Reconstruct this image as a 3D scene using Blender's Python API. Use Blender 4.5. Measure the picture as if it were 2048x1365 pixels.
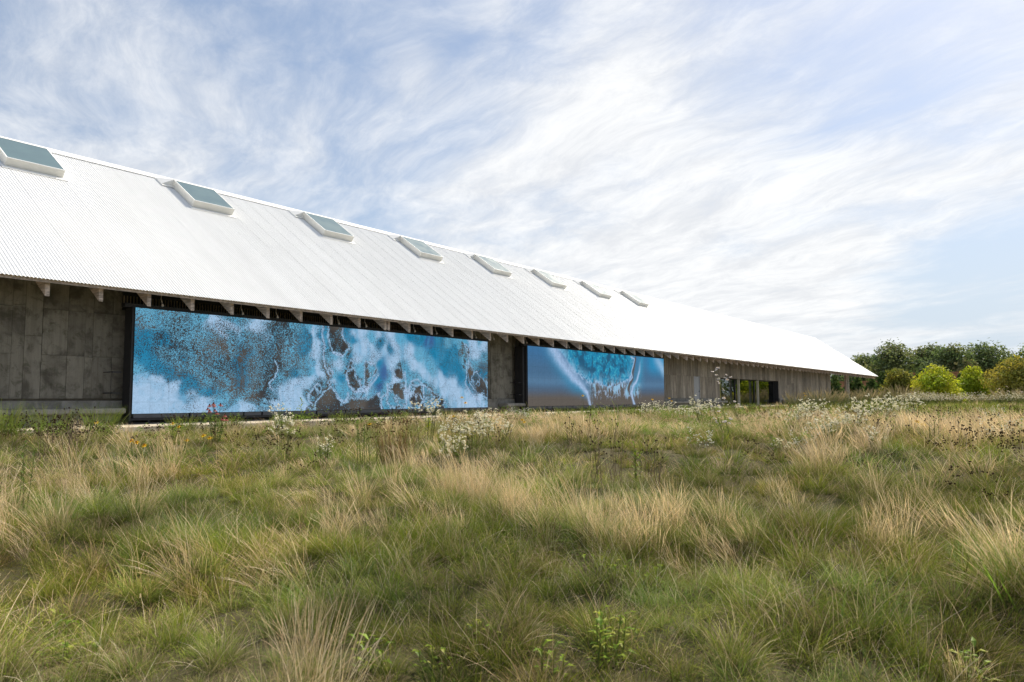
import bpy, math, random
import numpy as np
from mathutils import Matrix, Vector, noise as mnoise

for o in list(bpy.data.objects): bpy.data.objects.remove(o)
S = bpy.context.scene
C = S.collection
R = math.radians
rng = np.random.default_rng(7)
random.seed(11)

# ---------------------------------------------------------------- camera, light, sky
# Axes: X runs along the building, Y points away from the camera into it, Z is up.  The eye is at (0, 0, 1.5).
EYE = 1.5
cam_d = bpy.data.cameras.new('camera'); cam = bpy.data.objects.new('camera', cam_d); C.objects.link(cam)
cam_d.sensor_width = 36.0; cam_d.lens = 25.98; cam_d.clip_start = 0.05; cam_d.clip_end = 5000
cam_d.dof.use_dof = True; cam_d.dof.focus_distance = 15.0; cam_d.dof.aperture_fstop = 4.0
cam.matrix_world = (Matrix.Translation((0, 0, EYE)) @ Matrix.Rotation(R(36.05 - 90), 4, 'Z')
                    @ Matrix.Rotation(R(90 + 4.568), 4, 'X') @ Matrix.Rotation(R(-0.35), 4, 'Z'))
S.camera = cam
S.render.engine = 'CYCLES'
S.cycles.use_denoising = True
S.cycles.max_bounces = 7; S.cycles.transparent_max_bounces = 6
S.view_settings.view_transform = 'Standard'; S.view_settings.look = 'None'
S.view_settings.exposure = 0.45; S.view_settings.gamma = 1.0; S.view_settings.use_curve_mapping = False

SUN_EL, SUN_AZ = R(47), R(-7)            # azimuth measured from +X towards +Y
sd = Vector((math.cos(SUN_EL) * math.cos(SUN_AZ), math.cos(SUN_EL) * math.sin(SUN_AZ), math.sin(SUN_EL)))
sun_d = bpy.data.lights.new('sun', 'SUN'); sun_d.energy = 5.0; sun_d.angle = R(0.6); sun_d.color = (1.0, 0.91, 0.76)
sun = bpy.data.objects.new('sun', sun_d); C.objects.link(sun)
sun.rotation_euler = (-sd).to_track_quat('-Z', 'Y').to_euler()


class NT:
    """small helper to write node trees"""
    def __init__(s, nt):
        s.nt = nt; s.n = nt.nodes; s.l = nt.links
    def new(s, t, **k):
        n = s.n.new(t)
        for a, b in k.items(): setattr(n, a, b)
        return n
    def put(s, sock, v):
        if isinstance(v, bpy.types.NodeSocket): s.l.new(v, sock)
        elif v is not None: sock.default_value = v
    def math(s, op, a, b=None, c=None, clamp=False):
        n = s.new('ShaderNodeMath', operation=op); n.use_clamp = clamp
        s.put(n.inputs[0], a); s.put(n.inputs[1], b); s.put(n.inputs[2], c)
        return n.outputs[0]
    def vmath(s, op, a, b=None, out=0, scale=None):
        n = s.new('ShaderNodeVectorMath', operation=op)
        s.put(n.inputs[0], a); s.put(n.inputs[1], b)
        if scale is not None: s.put(n.inputs['Scale'], scale)
        return n.outputs[out]
    def noise(s, vec, scale=1, detail=4, rough=.55, dist=0.0, out='Fac', dim='3D'):
        n = s.new('ShaderNodeTexNoise', noise_dimensions=dim)
        s.put(n.inputs['Vector'], vec); s.put(n.inputs['Scale'], scale); s.put(n.inputs['Detail'], detail)
        s.put(n.inputs['Roughness'], rough); s.put(n.inputs['Distortion'], dist)
        return n.outputs[out]
    def mapr(s, v, a, b, c=0., d=1., smooth=True):
        n = s.new('ShaderNodeMapRange'); n.interpolation_type = 'SMOOTHSTEP' if smooth else 'LINEAR'
        s.put(n.inputs[0], v)
        for i, q in enumerate((a, b, c, d)): s.put(n.inputs[i + 1], q)
        return n.outputs[0]
    def mix(s, f, a, b, mode='MIX'):
        n = s.new('ShaderNodeMix', data_type='RGBA', blend_type=mode)
        s.put(n.inputs[0], f); s.put(n.inputs[6], a if isinstance(a, bpy.types.NodeSocket) else (*a, 1)[:4])
        s.put(n.inputs[7], b if isinstance(b, bpy.types.NodeSocket) else (*b, 1)[:4])
        return n.outputs[2]


def srgb(r, g, b):
    f = lambda c: (c / 255) / 12.92 if c <= 10 else ((c / 255 + .055) / 1.055) ** 2.4
    return (f(r), f(g), f(b))


world = bpy.data.worlds.new('World'); S.world = world; world.use_nodes = True
w = NT(world.node_tree); w.n.clear()
tc = w.new('ShaderNodeTexCoord').outputs['Generated']
sky = w.new('ShaderNodeTexSky', sky_type='NISHITA'); sky.sun_disc = False
sky.sun_elevation = SUN_EL; sky.sun_rotation = R(90) - SUN_AZ; sky.air_density = 1.0; sky.dust_density = 1.5; sky.ozone_density = 1.4
sep = w.new('ShaderNodeSeparateXYZ'); w.put(sep.inputs[0], tc)
zc = w.math('ADD', w.math('MAXIMUM', sep.outputs[2], 0.0), 0.16)
px = w.math('DIVIDE', sep.outputs[0], zc); py = w.math('DIVIDE', sep.outputs[1], zc)
comb = w.new('ShaderNodeCombineXYZ'); w.put(comb.inputs[0], px); w.put(comb.inputs[1], py)
pl = comb.outputs[0]                     # the cloud sheet, seen from below
mr = w.new('ShaderNodeMapping'); w.put(mr.inputs[0], pl); mr.inputs['Rotation'].default_value = (0, 0, R(-68))     # the streaks run across the building
mp = w.new('ShaderNodeMapping'); w.put(mp.inputs[0], mr.outputs[0]); mp.inputs['Scale'].default_value = (0.64, 1.12, 1)
warp = w.noise(pl, 0.8, 4, .55, out='Color')
wv = w.vmath('SCALE', w.vmath('SUBTRACT', warp, (.5, .5, .5)), scale=0.6)
v1 = w.vmath('ADD', mp.outputs[0], wv)
n1 = w.noise(v1, 2.0, 10, .60, 0.15)      # wispy bands
n2 = w.noise(w.vmath('ADD', pl, wv), 0.75, 6, .6)       # large masses
n3 = w.noise(w.vmath('ADD', w.vmath('MULTIPLY', v1, (1.0, 1.25, 1)), (7, 3, 0)), 4.5, 9, .70, .2)   # fine fibres
cov = w.math('ADD', w.math('MULTIPLY', n1, 1.0), w.math('ADD', w.math('MULTIPLY', n2, .75), w.math('MULTIPLY', n3, .32)))
CLOUD = [(0.599,0.681,0.421,98,-0.18),(0.527,0.725,0.444,218,-0.12),(0.726,0.585,0.362,307,-0.15),(0.678,0.586,0.444,163,-0.12),(0.872,0.275,0.404,210,-0.20),(0.925,0.143,0.351,176,-0.30),(0.955,0.022,0.296,344,-0.12),(0.987,0.115,0.115,272,-0.22),(0.990,0.045,0.132,310,-0.16),(0.980,0.162,0.112,477,-0.10),(0.978,0.056,0.200,1035,-0.12),(0.876,0.413,0.247,41,0.24),(0.942,0.267,0.206,67,0.18),(0.822,0.433,0.370,318,0.25),(0.953,0.130,0.272,233,0.18),(0.918,0.042,0.394,192,0.10),(0.898,0.141,0.417,188,0.02),(0.340,0.875,0.344,111,0.10),(0.458,0.828,0.323,98,0.12),(0.656,0.634,0.410,746,0.22),(0.584,0.720,0.375,342,0.14),(0.785,0.590,0.188,55,0.12),(0.851,0.514,0.107,55,0.20),(0.967,0.222,0.128,195,0.25),(0.964,0.052,0.260,474,0.16),(0.392,0.820,0.417,265,-0.08),(0.309,0.855,0.416,452,-0.16),(0.929,0.356,0.103,60,0.15),(0.978,0.198,0.065,129,0.10)]
for (dx, dy, dz, k, wt) in CLOUD:
    dp = w.vmath('DOT_PRODUCT', tc, (dx, dy, dz), out=1)
    e = w.math('EXPONENT', w.math('MULTIPLY', w.math('SUBTRACT', dp, 1.0), k))
    cov = w.math('MULTIPLY_ADD', e, wt * .62, cov)
cl = w.mapr(cov, 0.84, 1.36)
cl = w.math('MULTIPLY', w.math('POWER', cl, 0.85), w.mapr(sep.outputs[2], 0.0, 0.12, 0.6, 1.0))
lowhaze = w.mapr(sep.outputs[2], 0.0, 0.30, 0.92, 0.10)
skyc = w.vmath('SCALE', sky.outputs[0], scale=0.088)
skyc = w.mix(0.30, skyc, (.27, .39, .60))        # thin high veil
ccol = w.mix(w.mapr(n3, .3, .7), (.61, .622, .642), (.78, .782, .778))
skyc = w.mix(lowhaze, skyc, (.47, .545, .63))         # paler towards the horizon
final = w.mix(w.math('MULTIPLY', cl, .93), skyc, ccol)
bg = w.new('ShaderNodeBackground'); w.put(bg.inputs[0], final); bg.inputs[1].default_value = 1.0
wo = w.new('ShaderNodeOutputWorld'); w.l.new(bg.outputs[0], wo.inputs[0])

# ---------------------------------------------------------------- helpers
def tag(o, label=None, cat=None, group=None, kind=None):
    if label: o['label'] = label
    if cat: o['category'] = cat
    if group: o['group'] = group
    if kind: o['kind'] = kind
    return o

def thing(name, loc, label, cat, group=None, rz=0):
    o = bpy.data.objects.new(name, None); o.empty_display_size = .2; C.objects.link(o)
    o.location = loc; o.rotation_euler = (0, 0, rz)
    return tag(o, label, cat, group)

def link(name, me, mat=None, parent=None, loc=(0, 0, 0), rot=(0, 0, 0), scale=(1, 1, 1)):
    o = bpy.data.objects.new(name, me); C.objects.link(o)
    if mat is not None and len(me.materials) == 0: me.materials.append(mat)
    o.parent = parent; o.location = loc; o.rotation_euler = rot; o.scale = scale
    return o

def npmesh(name, verts, faces, col=None, smooth=False):
    me = bpy.data.meshes.new(name)
    verts = np.asarray(verts, np.float32)
    faces = [tuple(f) for f in faces] if not isinstance(faces, np.ndarray) else faces
    if isinstance(faces, np.ndarray):
        n, k = faces.shape
        me.vertices.add(len(verts)); me.vertices.foreach_set('co', verts.ravel())
        me.loops.add(n * k); me.loops.foreach_set('vertex_index', faces.ravel().astype(np.int32))
        me.polygons.add(n); me.polygons.foreach_set('loop_start', np.arange(0, n * k, k, dtype=np.int32))
        me.update(calc_edges=True); me.validate()
    else:
        me.from_pydata([tuple(map(float, v)) for v in verts], [], faces); me.update()
    if col is not None:
        a = me.color_attributes.new('col', 'FLOAT_COLOR', 'POINT')
        c4 = np.ones((len(verts), 4), np.float32); c4[:, :3] = col
        a.data.foreach_set('color', c4.ravel())
    if smooth: me.polygons.foreach_set('use_smooth', np.ones(len(me.polygons), bool))
    return me

class MB:
    """collects boxes, prisms, tubes into one mesh"""
    def __init__(s): s.v = []; s.f = []; s.c = []; s.cur = (1, 1, 1)
    def add(s, vs, fs):
        b = len(s.v); s.v += [tuple(q) for q in vs]; s.f += [tuple(i + b for i in f) for f in fs]; s.c += [s.cur] * len(vs)
    def box(s, x0, x1, y0, y1, z0, z1):
        s.add([(x0, y0, z0), (x1, y0, z0), (x1, y1, z0), (x0, y1, z0), (x0, y0, z1), (x1, y0, z1), (x1, y1, z1), (x0, y1, z1)],
              [(0, 3, 2, 1), (4, 5, 6, 7), (0, 1, 5, 4), (1, 2, 6, 5), (2, 3, 7, 6), (3, 0, 4, 7)])
    def prism(s, prof, x0, x1):
        """profile of (y, z) points, counter-clockwise seen from +X, run along X"""
        n = len(prof)
        s.add([(x0, y, z) for y, z in prof] + [(x1, y, z) for y, z in prof],
              [tuple(reversed(range(n))), tuple(range(n, 2 * n))] + [(i, (i + 1) % n, n + (i + 1) % n, n + i) for i in range(n)])
    def tube(s, pts, r, k=6):
        pts = [Vector(p) for p in pts]; rs = r if isinstance(r, (list, tuple)) else [r] * len(pts)
        vs = []
        for i, p in enumerate(pts):
            d = (pts[min(i + 1, len(pts) - 1)] - pts[max(i - 1, 0)]).normalized()
            a = d.orthogonal().normalized(); b = d.cross(a)
            for j in range(k):
                t = 2 * math.pi * j / k; vs.append(p + (a * math.cos(t) + b * math.sin(t)) * rs[i])
        fs = []
        for i in range(len(pts) - 1):
            for j in range(k):
                fs.append((i * k + j, i * k + (j + 1) % k, (i + 1) * k + (j + 1) % k, (i + 1) * k + j))
        fs.append(tuple(reversed(range(k)))); fs.append(tuple(range(len(vs) - k, len(vs))))
        s.add(vs, fs)
    def ell(s, c, rx, ry, rz, seg=8, rings=5):
        vs = [(c[0], c[1], c[2] - rz)]
        for i in range(1, rings):
            t = math.pi * i / rings - math.pi / 2
            for j in range(seg):
                a = 2 * math.pi * j / seg; vs.append((c[0] + rx * math.cos(t) * math.cos(a), c[1] + ry * math.cos(t) * math.sin(a), c[2] + rz * math.sin(t)))
        vs.append((c[0], c[1], c[2] + rz)); fs = []
        for j in range(seg): fs.append((0, 1 + (j + 1) % seg, 1 + j))
        for i in range(rings - 2):
            for j in range(seg):
                a = 1 + i * seg; fs.append((a + j, a + (j + 1) % seg, a + seg + (j + 1) % seg, a + seg + j))
        a = 1 + (rings - 2) * seg
        for j in range(seg): fs.append((a + j, a + (j + 1) % seg, len(vs) - 1))
        s.add(vs, fs)
    def mesh(s, name, col=False, smooth=False):
        return npmesh(name, s.v, s.f, np.array(s.c) if col else None, smooth)

def bevel(o, wd=.01, seg=1):
    m = o.modifiers.new('bevel', 'BEVEL'); m.width = wd; m.segments = seg; m.limit_method = 'ANGLE'
    return o

def mat(name, rough=.6, base=None, spec=.5, metal=0.):
    m = bpy.data.materials.new(name); m.use_nodes = True
    t = NT(m.node_tree); b = t.n['Principled BSDF']
    b.inputs['Roughness'].default_value = rough; b.inputs['Specular IOR Level'].default_value = spec; b.inputs['Metallic'].default_value = metal
    if base: b.inputs['Base Color'].default_value = (*base, 1)
    return m, t, b

def bump(t, b, h, strength=.3, dist=.01):
    n = t.new('ShaderNodeBump'); n.inputs['Strength'].default_value = strength; n.inputs['Distance'].default_value = dist
    t.put(n.inputs['Height'], h); t.l.new(n.outputs[0], b.inputs['Normal'])

def simple(name, base, rough=.6, var=.15, scale=6., spec=.4, metal=0., stretch=(1, 1, 1)):
    m, t, b = mat(name, rough, None, spec, metal)
    g = t.new('ShaderNodeNewGeometry').outputs['Position']
    n = t.noise(t.vmath('MULTIPLY', g, stretch), scale, 6, .6)
    c = t.mix(t.mapr(n, .3, .7), [q * (1 - var) for q in base], [min(1, q * (1 + var)) for q in base])
    t.put(b.inputs['Base Color'], c)
    bump(t, b, n, .15, .01)
    return m

def vnoise(x, y, seed=0):
    """smooth value noise on arrays"""
    x = np.asarray(x, float); y = np.asarray(y, float)
    xi = np.floor(x).astype(np.int64); yi = np.floor(y).astype(np.int64); fx = x - xi; fy = y - yi
    fx = fx * fx * (3 - 2 * fx); fy = fy * fy * (3 - 2 * fy)
    def h(a, b):
        n = (a * 374761393 + b * 668265263 + seed * 1442695041) & 0xffffffff
        n = ((n ^ (n >> 13)) * 1274126177) & 0xffffffff
        return ((n ^ (n >> 16)) & 0xffff) / 65535.0
    return (h(xi, yi) * (1 - fx) + h(xi + 1, yi) * fx) * (1 - fy) + (h(xi, yi + 1) * (1 - fx) + h(xi + 1, yi + 1) * fx) * fy

def fbm(x, y, seed=0, o=4):
    r = 0; a = .5; t = 0
    for i in range(o):
        r = r + a * vnoise(x, y, seed + i * 17); t += a; a *= .5; x = np.asarray(x) * 2.03 + 5.1; y = np.asarray(y) * 2.03 + 1.7
    return r / t

# ---------------------------------------------------------------- materials
def concrete(name, base, dark, streak=1.0, lo=.8, blot=.6):
    m, t, b = mat(name, .8, None, .25)
    g = t.new('ShaderNodeNewGeometry').outputs['Position']
    rnd = t.new('ShaderNodeObjectInfo').outputs['Random']
    off = t.vmath('ADD', g, t.vmath('SCALE', (13.0, 7.0, 3.0), scale=rnd))
    st = t.noise(t.vmath('MULTIPLY', off, (9, 9, .55)), 1.0, 7, .65)        # runs down the face
    bl = t.noise(off, 1.7, 6, .62, .4)                                     # blotches
    fi = t.noise(off, 28, 4, .7)
    grain = t.noise(t.vmath('MULTIPLY', off, (70, 70, 2.2)), 1.0, 3, .6)   # board grain
    c = t.mix(t.math('MULTIPLY', t.mapr(st, .40, .68), streak), base, dark)
    c = t.mix(t.math('MULTIPLY', t.mapr(bl, .44, .66), blot), c, [q * .5 for q in dark])
    c = t.mix(t.math('MULTIPLY', t.mapr(t.noise(t.vmath('ADD', off, (5, 9, 2)), 4.5, 7, .7, .5), .50, .66), blot * .8), c, [dark[0] * .55, dark[1] * .62, dark[2] * .5])
    c = t.mix(t.math('MULTIPLY', t.mapr(fi, .58, .76), .5), c, [q * .5 for q in dark])
    c = t.mix(t.math('MULTIPLY', t.mapr(fi, .22, .36, 1, 0), .25), c, [min(1, q * 1.5) for q in base])
    c = t.mix(t.math('MULTIPLY', t.mapr(grain, .45, .7), .25), c, dark)
    tint = t.math('MULTIPLY_ADD', rnd, 1 - lo + .18, lo)
    c = t.vmath('SCALE', c, scale=tint)
    t.put(b.inputs['Base Color'], c)
    bump(t, b, t.math('ADD', grain, t.math('MULTIPLY', fi, .6)), .35, .01)
    return m

M = {}
M['concrete'] = concrete('board marked concrete', (.205, .193, .163), (.105, .095, .076), .5, .93, .8)
M['concrete_far'] = concrete('streaked board concrete', (.375, .335, .275), (.165, .138, .105), 1.0, .62, .25)
M['plinth'] = concrete('smooth bench concrete', (.27, .255, .225), (.17, .155, .13), .5, .95)
M['slab'] = concrete('terrace concrete', (.52, .45, .35), (.40, .34, .26), .3, .95)
M['core'] = simple('dark joint mortar', (.15, .13, .10), .9)  # dark brown core that shows in the panel joints
M['timber'] = simple('weathered rafter timber', (.52, .43, .37), .75, .4, 3.0, .2, 0., (3, 1, 9))
M['deck'] = simple('dark deck boards', (.11, .085, .06), .85, .35, 2.0, .2, 0., (1, 6, 6))
M['steel'] = simple('black powder coat', (.018, .018, .02), .5, .2)
M['grey_box'] = simple('grey ballast paint', (.085, .088, .095), .55, .15)
M['slat'] = simple('vent metal', (.20, .17, .12), .6, .2)
M['brass'] = simple('conduit metal', (.40, .33, .25), .45, .2, 8., .5, .3)
M['door'] = simple('grey metal door paint', (.30, .31, .33), .45, .06)
M['post'] = simple('pale steel post', (.50, .47, .38), .5, .12)
M['yellow'] = simple('mustard jamb paint', (.42, .40, .06), .5, .12)
M['dark_in'] = simple('dim interior', (.10, .11, .095), .9)

def roof_mat():
    m, t, b = mat('white corrugated sheet', .5, None, .35)
    g = t.new('ShaderNodeNewGeometry').outputs['Position']; rnd = t.new('ShaderNodeObjectInfo').outputs['Random']
    n = t.noise(t.vmath('MULTIPLY', g, (2, .4, .4)), 1.0, 6, .6)
    c = t.mix(t.mapr(n, .35, .7), (.74, .75, .755), (.69, .70, .705))
    c = t.vmath('SCALE', c, scale=t.math('MULTIPLY_ADD', rnd, .035, .965))
    t.put(b.inputs['Base Color'], c)
    t.put(b.inputs['Roughness'], t.mapr(n, .3, .7, .42, .58))
    return m
M['roof'] = roof_mat()
M['flash'] = simple('white flashing', (.80, .80, .79), .45, .03, 2.)
M['curb'] = simple('cream skylight curb', (.74, .72, .66), .5, .04, 3.)

def glass_mat(name, base, rough, spec):
    m, t, b = mat(name, rough, None, spec)
    g = t.new('ShaderNodeNewGeometry').outputs['Position']
    n = t.noise(g, 2.0, 4, .6)
    t.put(b.inputs['Base Color'], t.mix(t.mapr(n, .3, .7), base, [q * 1.12 for q in base]))
    t.put(b.inputs['Roughness'], t.mapr(n, .3, .7, rough * .8, rough * 1.2))
    return m
M['skyglass'] = glass_mat('frosted skylight glass', (.085, .14, .16), .35, .4)
def window_mat():
    m = bpy.data.materials.new('tinted window glass'); m.use_nodes = True
    t = NT(m.node_tree); t.n.clear()
    gl = t.new('ShaderNodeBsdfGlossy'); gl.inputs['Roughness'].default_value = .01; gl.inputs['Color'].default_value = (.8, .85, .83, 1)
    tr = t.new('ShaderNodeBsdfTransparent'); tr.inputs['Color'].default_value = (.62, .70, .65, 1)
    fr = t.new('ShaderNodeFresnel'); fr.inputs['IOR'].default_value = 1.55
    g = t.new('ShaderNodeNewGeometry').outputs['Position']
    f = t.math('ADD', fr.outputs[0], t.mapr(t.noise(g, .8, 2, .5), .3, .7, .12, .20))
    mx = t.new('ShaderNodeMixShader'); t.put(mx.inputs[0], f); t.l.new(tr.outputs[0], mx.inputs[1]); t.l.new(gl.outputs[0], mx.inputs[2])
    o = t.new('ShaderNodeOutputMaterial'); t.l.new(mx.outputs[0], o.inputs[0])
    return m
M['window'] = window_mat()

def leaf_mat(name, trans=.35, tint=False, rough=.6):
    """colour comes from the mesh's 'col'; light passes through thin blades"""
    m = bpy.data.materials.new(name); m.use_nodes = True
    t = NT(m.node_tree); t.n.clear()
    c = t.new('ShaderNodeAttribute', attribute_name='col', attribute_type='GEOMETRY').outputs['Color']
    g = t.new('ShaderNodeNewGeometry').outputs['Position']
    c = t.vmath('SCALE', c, scale=t.mapr(t.noise(g, 40, 2, .6), .3, .7, .82, 1.18))
    if tint:
        ti = t.new('ShaderNodeAttribute', attribute_name='tint', attribute_type='INSTANCER').outputs['Color']
        c = t.vmath('MULTIPLY', c, ti)
    d = t.new('ShaderNodeBsdfDiffuse'); t.put(d.inputs[0], c)
    tr = t.new('ShaderNodeBsdfTranslucent'); t.put(tr.inputs[0], t.vmath('MULTIPLY', c, (1.12, 1.15, .9)))
    mx = t.new('ShaderNodeMixShader'); mx.inputs[0].default_value = trans
    t.l.new(d.outputs[0], mx.inputs[1]); t.l.new(tr.outputs[0], mx.inputs[2])
    gl = t.new('ShaderNodeBsdfGlossy'); gl.inputs['Roughness'].default_value = .45; gl.inputs['Color'].default_value = (1, 1, 1, 1)
    m2 = t.new('ShaderNodeMixShader'); m2.inputs[0].default_value = .0 if tint else .012
    t.l.new(mx.outputs[0], m2.inputs[1]); t.l.new(gl.outputs[0], m2.inputs[2])
    o = t.new('ShaderNodeOutputMaterial'); t.l.new(m2.outputs[0], o.inputs[0])
    return m
M['grass'] = leaf_mat('meadow blades', .28, True)
M['leaf'] = leaf_mat('plant leaves', .35)
M['tree_leaf'] = leaf_mat('tree leaves', .42)
M['bark'] = simple('tree bark', (.10, .08, .06), .9, .3, 5., .2, 0., (4, 4, 1))

def ground_mat():
    m, t, b = mat('meadow soil and thatch', .95, None, .1)
    g = t.new('ShaderNodeNewGeometry').outputs['Position']
    n = t.noise(g, .7, 7, .65); n2 = t.noise(g, 9, 5, .7)
    c = t.mix(t.mapr(n, .35, .65), (.05, .052, .022), (.10, .082, .042))
    c = t.mix(t.mapr(n2, .5, .75), c, (.05, .042, .025))
    t.put(b.inputs['Base Color'], c); bump(t, b, n2, .6, .04)
    return m
M['ground'] = ground_mat()

# ---------------------------------------------------------------- ground
def gbase(d):
    t = np.clip((d - 2) / 13.0, 0, 1); return .8 * t * t * (3 - 2 * t)

def gh(x, y):
    """ground height: the meadow rises gently from the camera to the terrace, with tussock mounds"""
    x = np.asarray(x, float); y = np.asarray(y, float); d = np.hypot(x, y)
    a = np.clip((26 - d) / 18, 0.0, 1) * np.clip((16.6 - y) / 1.5, 0, 1)
    hum = (fbm(x * .9, y * .9, 3, 3) - .5) * .38 + (vnoise(x * 2.1, y * 2.1, 9) - .5) * .16
    return gbase(d) + hum * a - .06 * (1 - a)

def build_ground():
    rad = np.concatenate([[0.02], np.geomspace(.6, 40, 110), np.geomspace(45, 3000, 24)])
    ang = np.radians(np.concatenate([np.arange(-30, 110, .8), np.arange(110, 330, 5)])); ang = np.append(ang, ang[0] + 2 * math.pi)
    RR, AA = np.meshgrid(rad, ang, indexing='ij')
    X = RR * np.cos(AA); Y = RR * np.sin(AA); Z = gh(X, Y)
    Z = np.where((Y > 16.2) & (X < 106) & (X > -40) & (Y < 40), np.minimum(Z, .74), Z)
    na = len(ang); v = np.stack([X, Y, Z], -1).reshape(-1, 3)
    i, j = np.meshgrid(np.arange(len(rad) - 1), np.arange(na - 1), indexing='ij'); a = (i * na + j).ravel()
    f = np.stack([a, a + na, a + na + 1, a + 1], -1)
    tag(link('ground', npmesh('ground', v, f, smooth=True), M['ground']), kind='structure')
build_ground()
# ---------------------------------------------------------------- the building
EV, EZ, RV, RZ = 18.0, 4.317, 25.4, 9.54           # eave and ridge lines
SL = (RZ - EZ) / (RV - EV); TH = math.atan(SL)
U0, U1 = -3.4, 104.8                                # roof from end to end
ROOFZ = lambda v: EZ + (v - EV) * SL

terr = MB(); terr.box(-12, 105.2, 16.92, 34.5, .70, .95)
tag(bevel(link('terrace', terr.mesh('terrace'), M['slab']), .012), kind='structure')

B = thing('museum_building', (60, 24, .95), 'long low concrete museum building under a white corrugated gable roof', 'building')
def part(name, mb, m, parent=None, bev=0, label=None, col=False, smooth=False):
    me = mb if isinstance(mb, bpy.types.Mesh) else mb.mesh(name, col, smooth)
    o = link(name, me, m, parent or B)
    if (parent or B) is B: o.location = -B.location
    if bev: bevel(o, bev)
    if label: o['label'] = label
    return o

# roof sheets: each one corrugated, sharing one mesh
PITCH, NC = .08, 9; PW = PITCH * NC
def sheet_mesh(v0, v1):
    k = 6; n = NC * k + 1; lap = .02
    vs = []; fs = []
    for v in (v0, v1):
        for i in range(n):
            x = i * PITCH / k; z = .0105 * math.cos(2 * math.pi * i / k) + (.002 if i < 4 else 0)
            vs.append((x, v - z * math.sin(TH), ROOFZ(v) + z * math.cos(TH)))
    for i in range(n - 1): fs.append((i, i + 1, n + i + 1, n + i))
    # thickness at the eave end
    b = len(vs)
    for v in (v0, v1):
        for i in range(n):
            x = i * PITCH / k; z = .0105 * math.cos(2 * math.pi * i / k) - .0025
            vs.append((x, v - z * math.sin(TH), ROOFZ(v) + z * math.cos(TH)))
    for i in range(n - 1): fs.append((b + i + 1, b + i, b + n + i, b + n + i + 1))
    for i in range(n - 1): fs.append((i + 1, i, b + i, b + i + 1))
    return npmesh('roof_sheet', vs, fs, smooth=False)
sm = sheet_mesh(17.9, RV - .05); sm.materials.append(M['roof'])
nsh = int((U1 - U0) / PW)
for i in range(nsh):
    o = link('roof_sheet', sm, None, B, (U0 + i * PW - B.location.x, -B.location.y + 0, -B.location.z + random.uniform(-.0006, .0006)))
UE = U0 + nsh * PW
mb = MB(); mb.prism([(RV + .02, RZ + .0), (2 * RV - EV + .1, EZ - .07), (2 * RV - EV + .1, EZ - .04), (RV + .02, RZ + .03)], U0, UE)
part('back_roof', mb, M['roof'])
mb = MB()
c, s = math.cos(TH), math.sin(TH)
mb.prism([(RV - .26, RZ - .26 * SL + .022), (RV, RZ + .022), (RV + .26, RZ - .26 * SL + .035), (RV + .26, RZ - .26 * SL + .05), (RV, RZ + .052), (RV - .26, RZ - .26 * SL + .04)], U0, UE)
part('ridge_cap', mb, M['flash'])
mb = MB(); mb.prism([(18.12, ROOFZ(18.12) - .11), (RV, RZ - .11), (RV, RZ - .02), (18.12, ROOFZ(18.12) - .02)], U0, UE - .02)
part('roof_deck', mb, M['deck'])
mb = MB(); mb.prism([(17.99, ROOFZ(17.99) - .13), (18.12, ROOFZ(18.12) - .16), (18.118, ROOFZ(18.118) - .02), (17.99, ROOFZ(17.99) - .02)], U0, UE - .02)
part('eave_board', mb, M['timber'])

# rafters: weathered timbers with plumb-cut tails
mb = MB(); mb.prism([(18.15, 3.89), (20.2, 3.89 + 2.05 * SL), (20.2, ROOFZ(20.2) - .115), (18.15, ROOFZ(18.15) - .115)], -.05, .05)
rm = mb.mesh('rafter'); rm.materials.append(M['timber'])
us = [7.18 + 1.163 * k for k in range(-8, 84)]
us += [7.18 + 1.163 * k + .17 for k in (9, 20, 31, 42, 53, 64)]
for x in sorted(us):
    o = link('rafter', rm, None, B, (x - B.location.x, -B.location.y, -B.location.z), (0, 0, 0)); bevel(o, .006)
# a purlin behind the rafters, boards of the soffit
for v in (18.75, 19.4):
    mb = MB(); mb.prism([(v, ROOFZ(v) - .17), (v + .09, ROOFZ(v) - .11), (v + .09, ROOFZ(v) - .05), (v, ROOFZ(v) - .11)], U0, UE - .03)
    part('purlin', mb, M['timber'])
# spotlights on bent conduits between the rafters
mb = MB(); mb.tube([(0, 0, 0), (0, .02, -.12), (0, -.05, -.24)], .011, 5); mb.tube([(0, -.05, -.235), (0, -.075, -.31)], [.02, .034], 7)
lm = mb.mesh('spotlight', smooth=True); lm.materials.append(M['brass'])
for k in (2, 4, 5, 7, 8, 10, 11, 13, 14, 16, 19, 21, 22, 24, 27):
    x = 7.18 + 1.163 * k + .42
    link('spotlight', lm, None, B, (x - B.location.x, 18.35 - B.location.y, 4.26 - B.location.z))

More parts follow.
